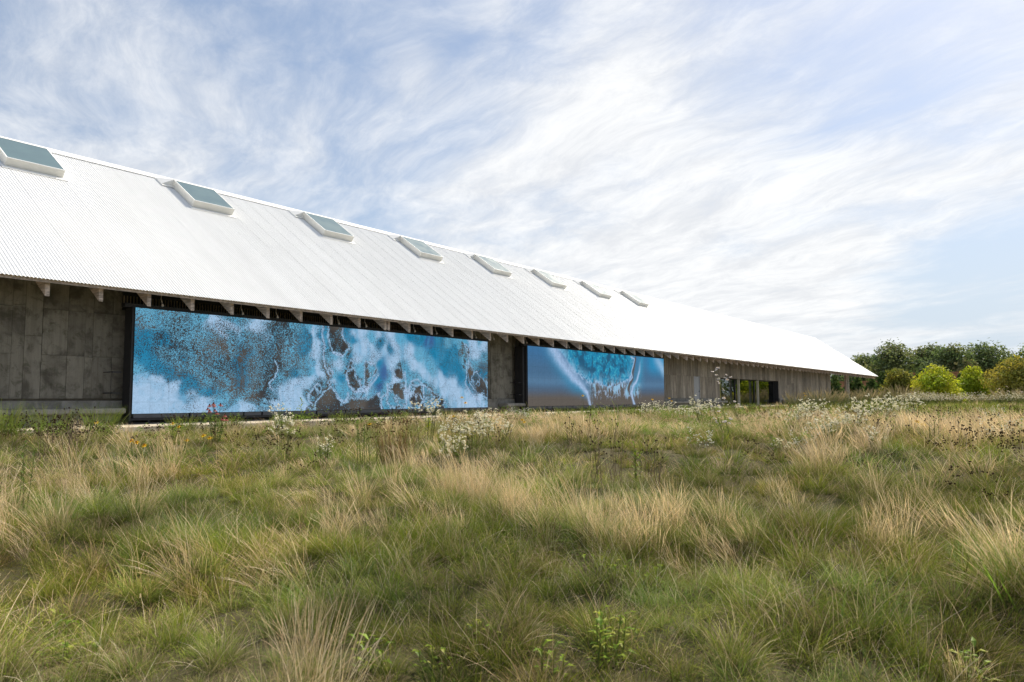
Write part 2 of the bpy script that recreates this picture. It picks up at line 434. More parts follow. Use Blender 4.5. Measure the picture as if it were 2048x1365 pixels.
# walls: a core set back behind cast panels, with the openings left free
WV = 19.6
def core(x0, x1, z0, z1, d=.25): mb.box(x0, x1, WV + .06, WV + .06 + d, z0, z1)
mb = MB()
core(-3.2, 47.85, .952, 5.3); core(47.85, 48.9, 3.06, 5.3); core(48.9, 52.75, .952, 5.3); core(52.75, 67.1, 3.03, 5.3); core(67.1, 86.4, .952, 5.3)
part('wall_core', mb, M['core'])
mb = MB(); mb.box(86.2, 86.4, 19.95, 31.2, .952, 5.3); part('end_wall', mb, M['concrete_far'])
mb = MB(); mb.box(-3.2, 86.2, 31.2, 31.45, .952, 5.3); part('back_wall', mb, M['concrete_far'])
unit = MB(); unit.box(0, 1, 0, 1, 0, 1)
um = {}
def panel(x0, x1, z0, z1, m, out):
    key = m.name
    if key not in um:
        um[key] = unit.mesh('wall_panel'); um[key].materials.append(m)
    g = .0035
    o = link('wall_panel', um[key], None, B, (x0 + g - B.location.x, WV - out - B.location.y, z0 + g - B.location.z), (0, 0, 0), (x1 - x0 - 2 * g, .055 + out, z1 - z0 - 2 * g))
    return o
left = [-3.2, -1.9, -.9, .3, 1.2, 2.2, 3.1, 4.2, 5.1, 5.6, 6.2, 6.62, 7.03, 7.30, 7.68, 8.25, 8.66, 8.85, 9.33, 9.8]
for i in range(len(left) - 1):
    a, b = left[i], left[i + 1]
    cuts = [1.6, 2.66, 3.78, 5.2] if b - a > .3 else [1.6, 3.82, 5.2]
    if i % 3 == 1: cuts = [1.6, 3.1 if i % 2 else 2.64, 5.2]
    for z0, z1 in zip(cuts, cuts[1:]): panel(a, b, z0, z1, M['concrete'], random.choice([0, .003, .006, .012]))
def strips(x0, x1, lo, hi, z0, z1, m, split=.3):
    x = x0
    while x < x1 - 1e-6:
        b = min(x1, x + random.uniform(lo, hi))
        if x1 - b < lo * .6: b = x1
        if random.random() < split and z1 - z0 > 1.2:
            c_ = z0 + (z1 - z0) * random.uniform(.3, .7)
            panel(x, b, z0, c_, m, random.uniform(0, .014)); panel(x, b, c_, z1, m, random.uniform(0, .014))
        else: panel(x, b, z0, z1, m, random.uniform(0, .014))
        x = b
strips(24.0, 25.3, .4, .7, 1.55, 5.2, M['concrete'], 0)
panel(25.3, 26.9, 1.55, 3.55, M['concrete'], .03); panel(25.3, 26.9, 3.55, 5.2, M['concrete'], .02)
strips(27.05, 27.6, .25, .3, 1.55, 5.2, M['concrete'], 0)
strips(41.3, 47.85, .28, .62, 1.55, 3.03, M['concrete_far'], .12); strips(41.3, 52.72, .28, .62, 3.03, 5.2, M['concrete_far'], .1)
strips(48.9, 52.72, .3, .66, 1.55, 3.03, M['concrete_far'], .1)
strips(52.72, 67.12, .35, .8, 3.03, 5.2, M['concrete_far'], .05)
strips(67.12, 86.4, .4, .95, 1.5, 5.2, M['concrete_far'], .1)
for a, b in ((-3.2, 9.9), (24.1, 27.0), (41.3, 47.84), (48.92, 52.7), (67.15, 86.4)):
    mb = MB(); mb.box(a, b, WV - .09, WV + .058, .954, 1.545); part('plinth', mb, M['plinth'], bev=.015)
for a, b in ((-3.2, 9.45), (25.75, 27.35), (41.9, 47.3), (49.2, 52.6), (67.6, 86.4)):
    mb = MB(); mb.prism([(18.98, 1.23), (19.09, 1.20), (19.505, 1.20), (19.505, 1.37), (19.02, 1.36), (18.98, 1.33)], a, b)
    part('bench', mb, M['plinth'], bev=.02)
    mb = MB(); mb.box(a + .2, b - .2, 19.2, 19.505, .954, 1.199); part('bench_base', mb, M['plinth'])
# metal door
mb = MB(); mb.box(47.93, 48.83, WV + .01, WV + .06, .957, 3.03); dr = part('door', mb, M['door'], bev=.006)
mb = MB()
for a in ((47.86, 47.925, .957, 3.055), (48.835, 48.9, .957, 3.055)): mb.box(a[0], a[1], WV - .02, WV + .08, a[2], a[3])
part('frame', mb, M['door'], dr)
mb = MB(); mb.tube([(48.72, WV - .05, 1.95), (48.72, WV - .05, 2.08)], .014, 6); mb.box(48.70, 48.74, WV - .05, WV + .011, 2.0, 2.03); part('handle', mb, M['steel'], dr)

# glazed opening with deep reveals
mb = MB(); mb.box(52.77, 67.1, 23.0, 23.2, .955, 4.6); mb.box(52.3, 52.5, 20.0, 23.0, .955, 4.6); mb.box(67.5, 67.7, 20.0, 23.0, .955, 4.6); mb.box(52.3, 67.7, 19.9, 23.1, 4.6, 4.7)
part('room_wall', mb, M['dark_in'])
mb = MB(); mb.box(52.74, 52.81, WV - .005, WV + .9, .957, 3.02); part('jamb', mb, M['yellow'])
mb = MB(); mb.box(67.03, 67.1, WV - .005, WV + .6, .957, 3.02); part('jamb', mb, M['steel'])
gx = [52.83, 57.04, 61.68, 67.02]
for i in range(3):
    a, b = gx[i], gx[i + 1]; wv = WV + .42
    mb = MB(); mb.box(a + .08, b - .08, wv, wv + .012, 1.02, 2.96); wn = part('window', mb, M['window'])
    mb = MB()
    mb.box(a + .02, a + .079, wv - .05, wv + .06, .957, 3.02); mb.box(b - .079, b - .02, wv - .05, wv + .06, .957, 3.02)
    mb.box(a + .08, b - .08, wv - .05, wv + .06, .957, 1.019); mb.box(a + .08, b - .08, wv - .05, wv + .06, 2.961, 3.02)
    part('frame', mb, M['steel'], wn)
    if i < 2:
        mb = MB(); mb.box(b - .05, b + .05, WV + .02, WV + .2, .957, 3.0); part('mullion', mb, M['post'], bev=.01)
for x in (54.1, 55.2, 56.0, 58.9, 60.6, 64.6): # inner glass leaves and posts
    mb = MB(); mb.box(x, x + .09, 21.0, 21.3, .957, 3.4); part('inner_post', mb, M['door'])
for x, y in ((92.3, 19.3), (91.9, 18.95)):
    mb = MB(); mb.box(x - .11, x + .11, y - .11, y + .11, .955, ROOFZ(y) - .12); part('porch_post', mb, M['timber' if y > 19 else 'post'], bev=.012)

# skylights on the front slope
def slope_pt(x, v, n): return (x, v - n * math.sin(TH), ROOFZ(v) + n * math.cos(TH))
def slab_on(mb_, x0, x1, v0, v1, n0, n1):
    p = [slope_pt(x, v, n) for n in (n0, n1) for (x, v) in ((x0, v0), (x1, v0), (x1, v1), (x0, v1))]
    mb_.add(p, [(0, 3, 2, 1), (4, 5, 6, 7), (0, 1, 5, 4), (1, 2, 6, 5), (2, 3, 7, 6), (3, 0, 4, 7)])
W_, V0, V1, HH = 1.52, 23.42, 24.74, .25
def sk_parts():
    a = MB(); t_ = .05
    slab_on(a, 0, W_, V0, V0 + t_, .015, HH); slab_on(a, 0, W_, V1 - t_, V1, .015, HH)
    slab_on(a, 0, t_, V0 + t_, V1 - t_, .015, HH); slab_on(a, W_ - t_, W_, V0 + t_, V1 - t_, .015, HH)
    g = MB(); slab_on(g, .024, W_ - .024, V0 + .017, V1 - .017, HH + .002, HH + .014)
    r = MB(); t_ = .075
    slab_on(r, -.008, W_ + .008, V0 - .008, V0 + .014, HH + .001, HH + .02); slab_on(r, -.008, W_ + .008, V1 - .014, V1 + .008, HH + .001, HH + .02)
    slab_on(r, -.008, .022, V0 + .015, V1 - .015, HH + .001, HH + .02); slab_on(r, W_ - .022, W_ + .008, V0 + .015, V1 - .015, HH + .001, HH + .02)
    f = MB(); slab_on(f, -.10, W_ + .10, V0 - .14, V0 + .02, .0125, .018)
    s_ = MB(); slab_on(s_, -.42, W_ + .30, V1 - .1, RV - .28, .0125, .05)
    s_.add([slope_pt(-.42, V1 - .02, .05), slope_pt(0, V1 + .001, .05), slope_pt(0, V1 + .001, .3), slope_pt(-.42, RV - .28, .052), slope_pt(0, RV - .28, .052)], [(0, 1, 2), (0, 2, 3), (3, 2, 4)])
    return [(n, q.mesh(n), m) for n, q, m in (('skylight', a, 'curb'), ('glass', g, 'skyglass'), ('rim', r, 'flash'), ('apron', f, 'flash'), ('saddle', s_, 'flash'))]
skp = sk_parts()
for n, me, m in skp: me.materials.append(M[m])
for i in range(8):
    x = 8.02 + 5.62 * i
    root = None
    for n, me, m in skp:
        o = link(n, me, None, B if root is None else root, (x - B.location.x, -B.location.y, -B.location.z) if root is None else (0, 0, 0))
        if root is None: root = o

# ---------------------------------------------------------------- the two LED walls
def art_mesh(name, ctl, lines, x0, x1, z0, z1, y, nx, ny, seed, soft):
    PAL = {'W': (172, 206, 238), 'L': (104, 180, 216), 'T': (18, 134, 178), 'B': (58, 104, 160), 'K': (98, 91, 84), 'G': (84, 100, 122), 'D': (40, 116, 152)}
    P = []
    for q in ctl.split():
        a, b, c, d = q.split(','); P.append((int(a) / 1000, int(b) / 1000, *srgb(*PAL[c]), int(d) / 100))
    P = np.array(P); asp = (x1 - x0) / (z1 - z0)
    s, t = np.meshgrid(np.linspace(0, 1, nx), np.linspace(0, 1, ny), indexing='xy')
    X = s * asp; Y = t
    w1 = .055 if not soft else .03
    wx = (fbm(X * 7, Y * 7, seed, 5) - .5) * w1 * 2.2; wy = (fbm(X * 7 + 40, Y * 7, seed + 3, 5) - .5) * w1 * 2.2
    if soft: wx += (fbm(X * 30, Y * 8, seed + 8, 3) - .5) * .035 * np.clip(1.2 - abs(t - .25) * 4, 0, 1)
    if not soft:
        lw = np.clip((.46 - s) / .1, 0, 1); wx = wx + lw * (fbm(X * 2.2, Y * 3.4, 91, 4) - .5) * .5; wy = wy + lw * (fbm(X * 2.2 + 9, Y * 3.4, 93, 4) - .5) * .5
    A, Bq = X + wx, Y + wy
    num = np.zeros((ny, nx, 4)); den = np.zeros((ny, nx))
    for p in P:
        r2 = (A - p[0] * asp) ** 2 + (Bq - p[1]) ** 2
        k = 1 / (r2 + (.0022 if not soft else .0028)) ** (2.4 if not soft else 2.6)
        if not soft and p[5] < .06 and p[0] > .40: k = k * 2.2
        num += k[..., None] * np.array(p[2:6]); den += k
    v = num / den[..., None]
    col, den_ = v[..., :3], v[..., 3]
    # foam filaments from ridged noise
    rn = 1 - abs(fbm(A * 5.5, Bq * 4.5, seed + 11, 4) - .5) * 2
    fil = np.clip((rn - .90) / .09, 0, 1) ** 1.5
    if not soft:
        edge = np.exp(-((den_ - .25) / .16) ** 2)
        rn2 = 1 - abs(fbm(A * 15, Bq * 12, seed + 31, 4) - .5) * 2; fil = np.maximum(fil, .8 * np.clip((rn2 - .90) / .09, 0, 1))
        den_ = np.clip(den_ + edge * fil * .8 + (fbm(A * 9, Bq * 6, seed + 5, 5) - .5) * .75 * np.clip(den_ * 4, 0, 1) * np.clip((1.04 - den_) * 3, 0, 1), 0, 1)
        den_ = np.where(den_ > .78, np.minimum(1, den_ * 1.06), den_)
        # pools of dark wet sand with lacy foam rims
        ax_, by_ = X + wx * .55 + (fbm(X * 22, Y * 22, 81, 4) - .5) * .05, Y + wy * .55 + (fbm(X * 22, Y * 22, 85, 4) - .5) * .05
        rim = np.zeros((ny, nx)); noisy = fbm(A * 13, Bq * 11, seed + 51, 5)
        for dd, so, L in POOLS:
            L = [(p / 1000 * asp, q / 1000) for p, q in L]; ins = np.zeros((ny, nx), bool); dist = np.full((ny, nx), 9.)
            for (px_, py_), (qx, qy) in zip(L, L[1:] + L[:1]):
                ins ^= ((py_ > by_) != (qy > by_)) & (ax_ < (qx - px_) * (by_ - py_) / (qy - py_ + 1e-9) + px_)
                k = np.clip(((ax_ - px_) * (qx - px_) + (by_ - py_) * (qy - py_)) / ((qx - px_) ** 2 + (qy - py_) ** 2), 0, 1)
                dist = np.minimum(dist, np.hypot(ax_ - px_ - k * (qx - px_), by_ - py_ - k * (qy - py_)))
            sd_ = np.where(ins, dist, -dist); f_ = np.clip(sd_ / (so or .018) + .5, 0, 1); hard = so == 0
            lace = np.clip((1 - abs(noisy - .5) * 2 - .86) / .12, 0, 1) * (dd > .09) * hard
            tgt = np.clip(dd + (noisy - .5) * (1.2 if hard else .9) * min(1, dd * 8), .015, .8)
            den_ = den_ * (1 - f_) + np.maximum(tgt, lace * .95) * f_; rim = np.maximum(rim, hard * np.exp(-((sd_ + .006) / .014) ** 2) * (.55 + .9 * (noisy - .3))); rim = np.maximum(rim, lace * f_ * .8)
        out_ = np.clip((s - .40) / .08, 0, 1) * np.clip((.95 - s) / .05, 0, 1); den_ = np.where((rim < .3) & (den_ > .3), den_ * (1 - out_ * .55) + np.maximum(den_, .9) * out_ * .55, den_)
        rim = np.clip(rim, 0, 1); den_ = np.maximum(den_, rim)
        flow = fbm(A * 16, Bq * 4, seed + 71, 4)
        col = col * (1 - .45 * np.clip((flow - .5) * 4, 0, 1)[..., None]) + np.array(srgb(70, 165, 208)) * (.45 * np.clip((flow - .5) * 4, 0, 1))[..., None]
        col = col * (1 - .8 * rim[..., None]) + np.array(srgb(190, 216, 250)) * .8 * rim[..., None]
    st_ = np.zeros((ny, nx))
    for L in lines:
        L = [(a / 1000 * asp, b / 1000) for a, b in L]
        for (ax, ay), (bx, by) in zip(L, L[1:]):
            dx, dy = bx - ax, by - ay; q = np.clip(((X + wx * .5 - ax) * dx + (Y + wy * .5 - ay) * dy) / (dx * dx + dy * dy), 0, 1)
            dd = np.hypot(X + wx * .5 - ax - q * dx, Y + wy * .5 - ay - q * dy)
            st_ = np.maximum(st_, np.exp(-(dd / (.014 if not soft else .014)) ** 2))
    white = np.array(srgb(190, 216, 250)); brown = np.array(srgb(97, 90, 83))
    col = col * (1 - .7 * st_[..., None]) + white * .7 * st_[..., None]
    if soft:
        mid = np.clip(1 - abs(s - .55) / .32, 0, 1) * np.clip((.9 - t) * 2, 0, 1)
        col = col + (white - col) * (fil * .55 * mid)[..., None]
        dr = np.clip((fbm(X * 26, Y * 5, seed + 21, 3) - .52) * 9, 0, 1) * np.clip(1 - abs(t - .22) / .14, 0, 1) * np.clip(1 - abs(s - .58) / .2, 0, 1)
        col = col + (brown - col) * (dr * .8)[..., None]
        col = col * (1 + (fbm(X * 60, Y * 60, seed + 2, 2) - .5) * .18)[..., None]
        den_ = np.ones_like(den_)
    else:
        den_ = np.maximum(den_, st_ * .8)
        lf = np.clip((den_ - .85) / .15, 0, 1)
        col = col * (1 + (fbm(X * 40, Y * 40, seed + 2, 2) - .5) * .2)[..., None]
    xs = x0 + s * (x1 - x0); zs = z0 + t * (z1 - z0)
    vt = np.stack([xs, np.full_like(xs, y), zs], -1).reshape(-1, 3)
    i, j = np.meshgrid(np.arange(ny - 1), np.arange(nx - 1), indexing='ij'); a = (i * nx + j).ravel()
    f = np.stack([a, a + 1, a + nx + 1, a + nx], -1)
    me = npmesh(name, vt, f, np.clip(col, 0, 4).reshape(-1, 3))
    d = me.attributes.new('dens', 'FLOAT', 'POINT'); d.data.foreach_set('value', den_.astype(np.float32).ravel())
    return me

def wave_mesh(name, x0, x1, z0, z1, y, nx, ny):
    """one wave running up a beach: deep blue water, a pale foam band, a turquoise basin and wet sand"""
    asp = (x1 - x0) / (z1 - z0)
    s, t = np.meshgrid(np.linspace(0, 1, nx), np.linspace(0, 1, ny), indexing='xy'); X = s * asp; Y = t
    wx = (fbm(X * 3, Y * 3, 5, 5) - .5) * .10; wy = (fbm(X * 3 + 30, Y * 3, 6, 5) - .5) * .10
    fx = (fbm(X * 14, Y * 9, 15, 4) - .5) * .06; fy = (fbm(X * 14 + 30, Y * 9, 16, 4) - .5) * .08
    A, Bq = X + wx + fx * .4, Y + wy + fy * .4
    def dist(L, a=A, b=Bq):
        best = np.full(a.shape, 9.); sgn = np.zeros(a.shape)
        L = [(p * asp, q) for p, q in L]
        for (ax, ay), (bx, by) in zip(L, L[1:]):
            dx, dy = bx - ax, by - ay; k = np.clip(((a - ax) * dx + (b - ay) * dy) / (dx * dx + dy * dy), 0, 1)
            d = np.hypot(a - ax - k * dx, b - ay - k * dy); side = (dx * (b - ay) - dy * (a - ax))
            sgn = np.where(d < best, np.sign(side), sgn); best = np.minimum(best, d)
        return best, sgn
    c = lambda *q: np.array(srgb(*q))
    sm = lambda v, a, b: (lambda u_: u_ * u_ * (3 - 2 * u_))(np.clip((v - a) / (b - a), 0, 1))
    def mixc(col, k, w_): return col + (k - col) * np.clip(w_, 0, 1)[..., None]
    h = Y + wy * .25
    col = np.zeros(X.shape + (3,)) + c(72, 112, 148)
    col = mixc(col, c(60, 118, 168), sm(h, .6, 1.0) * .8)
    col = mixc(col, c(98, 138, 172), np.exp(-((h - .42) / .09) ** 2) * .5)
    col = mixc(col, c(84, 98, 116), 1 - sm(h, .20, .42)); col = mixc(col, c(99, 92, 85), 1 - sm(h, .12, .27))
    # turquoise wedge at the upper right
    d, sg = dist(WEDGE); up = np.where(sg > 0, 1, 0)
    top = sm(s, .80, .90) * sm(Y, .50, .85); col = mixc(col, c(40, 150, 200), top * .9)
    col = mixc(col, c(150, 195, 232), np.exp(-(d / .12) ** 2) * sm(s, .88, .97))
    # basin between the bands
    d, sg = dist(BASIN); inside = np.where(sg > 0, 1., 0.) * sm(Y, .0, .1) * (s > .12) * (s < .80)
    mod = fbm(A * 9, Bq * 9, 31, 5); fine = fbm(A * 34, Bq * 34, 33, 3)
    bas = c(30, 140, 184) + (c(34, 96, 132) - c(30, 140, 184)) * sm(mod, .42, .66)[..., None] + (c(70, 190, 214) - c(30, 140, 184)) * (sm(fine, .55, .75) * sm(mod, .6, .4))[..., None]
    dep = sm(d, .0, .42)
    bas = bas + (c(120, 190, 226) - bas) * ((1 - sm(d, .02, .26)) * .8 * sm(fine + mod, .75, 1.15))[..., None]
    col = mixc(col, bas, inside * sm(d, .0, .03))
    rim = np.exp(-(d / .05) ** 2) * (s > .1) * (s < .80)
    col = mixc(col, c(176, 205, 240), rim * sm(Y, .95, .55) * sm(mod + fine, .75, 1.15))
    # sand under the basin, with white lace
    und = (1 - inside) * sm(s, .36, .42) * (1 - sm(s, .75, .80)) * (1 - sm(Y, .40, .48))
    col = mixc(col, c(99, 92, 85), und * .9)
    fing = fbm(X * 24, Y * 4.5, 41, 4); lace = sm(1 - abs(fbm(A * 16, Bq * 9, 43, 4) - .5) * 2, .90, .985)
    col = mixc(col, c(150, 200, 234), und * sm(fing + (Y - .2) * 1.1, .60, .74) * .95); col = mixc(col, c(176, 205, 240), und * lace * sm(Y, .06, .2) * .8)
    col = mixc(col, c(99, 92, 85), inside * sm(fing, .56, .66) * np.exp(-(d / .10) ** 2) * (Y < .5) * .9)
    # the long foam band, turquoise on its seaward side
    d, sg = dist(BAND); sea = np.where(sg < 0, 1., .55); halo = np.exp(-(d / .20) ** 2) * np.where(sg < 0, 1, .3) * sm(Y, .05, .3)
    col = mixc(col, c(46, 150, 194), halo * .85)
    wdt = .03 + .11 * Y
    col = mixc(col, c(178, 206, 244), np.exp(-(d / wdt) ** 2.0) * (.72 + .5 * (fine - .3)))
    # the right hand column and the dark rift
    d, sg = dist(RCOL); halo = np.exp(-(d / .20) ** 2) * sm(Y, .15, .4)
    col = mixc(col, c(66, 158, 198), halo * np.where(sg < 0, .5, .9)); col = mixc(col, c(178, 206, 244), np.exp(-(d / .040) ** 2) * sm(Y, .98, .55))
    d, _ = dist(RIFT); col = mixc(col, c(92, 87, 84), np.exp(-(d / (.022 + .05 * (1 - Y))) ** 4))
    d, _ = dist(RIFTL); col = mixc(col, c(170, 200, 238), np.exp(-(d / .016) ** 2))
    col = col * (1 + (fbm(X * 70, Y * 70, 2, 2) - .5) * .22)[..., None]
    vt = np.stack([x0 + s * (x1 - x0), np.full_like(s, y), z0 + t * (z1 - z0)], -1).reshape(-1, 3)
    i, j = np.meshgrid(np.arange(ny - 1), np.arange(nx - 1), indexing='ij'); a = (i * nx + j).ravel()
    me = npmesh(name, vt, np.stack([a, a + 1, a + nx + 1, a + nx], -1), np.clip(col, 0, 4).reshape(-1, 3))
    d_ = me.attributes.new('dens', 'FLOAT', 'POINT'); d_.data.foreach_set('value', np.ones(nx * ny, np.float32))
    return me

def led_mat(speckle):
    m = bpy.data.materials.new('led picture'); m.use_nodes = True
    t = NT(m.node_tree); t.n.clear()
    c = t.new('ShaderNodeAttribute', attribute_name='col').outputs['Color']; d = t.new('ShaderNodeAttribute', attribute_name='dens').outputs['Fac']
    g = t.new('ShaderNodeNewGeometry').outputs['Position']
    q = t.vmath('SNAP', g, (.015, 10, .015))
    wn = t.new('ShaderNodeTexWhiteNoise'); t.put(wn.inputs['Vector'], q)
    wn2 = t.new('ShaderNodeTexWhiteNoise'); t.put(wn2.inputs['Vector'], t.vmath('ADD', q, (3.3, 1.1, 7.7)))
    if speckle:
        on = t.math('LESS_THAN', wn.outputs['Value'], d)
        dark = t.mix(t.mapr(t.noise(g, .9, 3, .5), .35, .65), srgb(52, 52, 54), srgb(92, 86, 79))
        dark = t.mix(t.math('MULTIPLY', d, .55, clamp=True), dark, t.vmath('SCALE', c, scale=.30))
        c = t.mix(on, dark, c)
    c = t.vmath('SCALE', c, scale=t.math('MULTIPLY_ADD', wn2.outputs['Value'], .22, .89))
    sx = t.new('ShaderNodeSeparateXYZ'); t.put(sx.inputs[0], g)                     # seams of the half metre modules
    sm_ = [t.math('LESS_THAN', t.math('FRACT', t.math('MULTIPLY', sx.outputs[k], 2.0)), .02) for k in (0, 2)]
    c = t.vmath('SCALE', c, scale=t.math('SUBTRACT', 1.0, t.math('MULTIPLY', t.math('MAXIMUM', sm_[0], sm_[1]), .25)))
    e = t.new('ShaderNodeEmission'); t.put(e.inputs[0], c); e.inputs[1].default_value = .61
    gl = t.new('ShaderNodeBsdfDiffuse'); gl.inputs[0].default_value = (.03, .03, .032, 1)
    ad = t.new('ShaderNodeAddShader'); t.l.new(e.outputs[0], ad.inputs[0]); t.l.new(gl.outputs[0], ad.inputs[1])
    o = t.new('ShaderNodeOutputMaterial'); t.l.new(ad.outputs[0], o.inputs[0])
    return m

def led_wall(x0, x1, z0, z1, art, label, seed):
    T = thing('led_screen', ((x0 + x1) / 2, 19.1, .95), label, 'screen', 'LED screens along the museum wall')
    L = T.location
    def p(name, mb_, m, bev=0):
        o = link(name, mb_ if isinstance(mb_, bpy.types.Mesh) else mb_.mesh(name), m, T, -L)
        if bev: bevel(o, bev)
        return o
    soft = seed == 2
    p('display', wave_mesh('display', x0, x1, z0, z1, 18.9, 620, 130) if soft else art_mesh('display', art[0], art[1], x0, x1, z0, z1, 18.9, 760, 150, seed, soft), led_mat(not soft))
    mb_ = MB(); mb_.box(x0 - .0, x1 + .0, 18.905, 19.0, z0, z1); p('cabinet', mb_, M['steel'])
    mb_ = MB()
    mb_.box(x0 - .25, x1 + .06, 18.93, 19.12, z1 + .002, z1 + .10)
    mb_.box(x0 - .06, x0 - .002, 18.93, 19.3, .957, z1); mb_.box(x1 + .002, x1 + .06, 18.93, 19.3, .957, z1)
    p('frame', mb_, M['steel'])
    if soft:
        mb_ = MB(); mb_.box(x0 - .22, x0 - .065, 19.02, 19.45, .957, z1 - .05); p('side_cover', mb_, M['steel'])
    mb_ = MB(); mb_.box(x0 - .1, x1 + .1, 18.75, 19.2, .955, .985); mb_.box(x0 - .1, x1 + .1, 18.86, 18.9, 1.04, 1.09); p('base_rail', mb_, M['steel'])
    x = x0 + .05; k = 0
    while x < x1 - .3:
        wd = min([1.55, .46, 1.2, .62][k % 4], x1 - .02 - x)
        mb_ = MB(); mb_.box(x, x + wd - .05, 18.915, 19.1, 1.095, z0 - .006); p('ballast_box', mb_, M['grey_box'], .006); x += wd; k += 1
    for xx in np.arange(x0 + .4, x1, 1.45):
        mb_ = MB(); mb_.box(xx, xx + .05, 18.87, 19.2, .986, 1.094); p('foot', mb_, M['steel'])
    for zz in (1.72, 2.25):
        mb_ = MB(); mb_.box(x0 - .42, x0 - .2, 19.10, 19.14, zz, zz + .035); mb_.tube([(x0 - .42, 19.12, zz + .02), (x0 - .42, 19.56, zz + .02)], .014, 6); p('bracket', mb_, M['steel'])
    return T
ART1="""4,956,L,60 17,891,L,35 54,907,L,50 82,920,L,45 121,989,L,55 153,926,W,85 169,855,W,75 201,895,W,80 10,697,T,75 28,655,T,70 55,712,T,60 83,771,L,50 108,730,L,40 143,691,L,35 186,704,L,40 6,507,T,75 38,514,T,60 65,544,L,50 99,577,L,40 124,558,L,30 165,567,L,40 208,604,T,50 7,366,L,85 38,394,T,75 75,423,T,60 114,430,L,30 155,410,L,30 198,443,T,40 13,178,W,97 49,226,W,92 86,302,T,70 125,305,T,60 166,309,L,30 204,285,L,15 14,37,W,97 68,81,W,97 126,129,W,85 156,205,L,70 189,128,L,60 127,28,W,95 200,23,W,95 206,977,L,60 252,943,W,85 230,771,L,45 276,1009,L,30 294,961,L,12 301,795,L,10 287,568,L,15 272,427,L,5 255,289,L,10 244,154,L,5 267,235,L,10 319,1028,L,45 338,922,L,50 352,754,T,55 384,999,L,75 398,887,W,90 405,712,W,90 371,819,T,65 352,582,L,50 327,463,T,50 320,688,L,25 379,530,L,80 406,476,W,95 379,356,W,95 340,295,W,85 303,181,W,85 354,125,W,95 280,71,W,90 329,13,W,95 302,404,L,35 363,22,L,0 407,182,L,0 421,65,L,0 396,252,L,10 427,301,L,5 408,-22,L,0 383,38,L,2 391,124,L,5 411,981,L,80 425,837,T,70 432,959,T,50 451,936,L,20 461,758,L,3 479,781,L,2 447,784,L,5 482,979,T,60 490,1044,T,88 498,861,T,88 476,640,L,35 491,612,T,50 450,652,L,80 459,575,W,95 451,453,L,90 469,395,T,85 436,469,L,5 441,362,W,85 463,273,L,80 477,214,L,60 496,552,L,5 491,490,L,0 500,399,L,0 496,337,L,0 510,276,L,5 519,258,L,10 513,742,W,95 508,927,W,95 513,617,W,90 521,494,L,90 528,997,W,95 544,813,W,75 559,914,L,75 568,629,W,60 552,468,L,35 565,552,L,12 545,341,L,50 545,247,W,95 514,227,W,95 584,568,T,90 593,441,B,90 601,507,B,85 577,344,T,85 585,280,B,60 553,184,L,40 600,766,W,95 634,841,W,90 575,952,W,90 616,1000,W,95 584,858,T,50 617,770,T,60 651,913,L,90 634,644,W,90 617,542,W,90 646,514,L,10 643,448,L,10 634,381,W,90 609,282,L,90 601,185,L,50 618,250,L,30 626,217,L,10 652,284,L,10 652,120,L,25 610,24,L,40 478,123,L,50 492,61,L,0 522,122,L,0 553,58,L,0 577,26,L,0 478,-29,L,0 449,4,L,0 686,992,T,75 722,937,T,70 759,914,B,85 798,962,T,50 838,976,L,45 879,990,L,35 677,787,W,90 722,731,L,85 778,780,T,80 818,755,T,65 858,801,T,50 889,809,L,20 900,923,L,15 904,629,L,15 932,970,W,85 977,946,W,85 966,1019,L,60 943,786,W,75 988,759,L,60 943,636,L,50 977,529,T,30 921,447,T,20 954,338,T,10 988,303,L,5 992,151,L,20 965,114,W,80 704,591,W,95 760,567,L,80 818,577,T,70 858,584,T,60 879,442,T,60 741,460,W,95 798,398,W,95 848,331,W,90 879,224,W,95 932,78,W,95 987,23,W,95 900,115,W,95 818,187,W,95 677,486,L,70 695,421,L,40 678,319,L,30 695,286,L,20 678,219,W,80 704,186,W,80 722,322,L,40 732,254,L,15 750,186,L,10 779,117,L,15 741,50,L,10 798,47,L,15 714,85,L,50 687,119,L,80 678,19,L,30 828,10,L,30 848,45,W,85"""
LINES1=[[(415,983),(421,776),(426,509),(434,421)],[(451,213),(463,123),(478,92),(489,153),(486,196)],[(484,397),(487,305),(499,233),(514,221),(545,240),(565,343),(576,439)],[(519,370),(525,277),(533,234)],[(904,666),(908,482),(900,371),(921,225),(943,152),(965,92)],[(609,327),(611,217),(592,153),(589,-7)],[(669,484),(672,318),(666,185),(676,53)],[(723,186),(734,118),(719,17)],[(690,353),(713,389),(732,323),(737,220)],[(444,692),(456,689),(467,644)],[(284,567),(292,469),(282,346),(283,236)],[(380,55),(376,153),(385,240),(396,299)]]
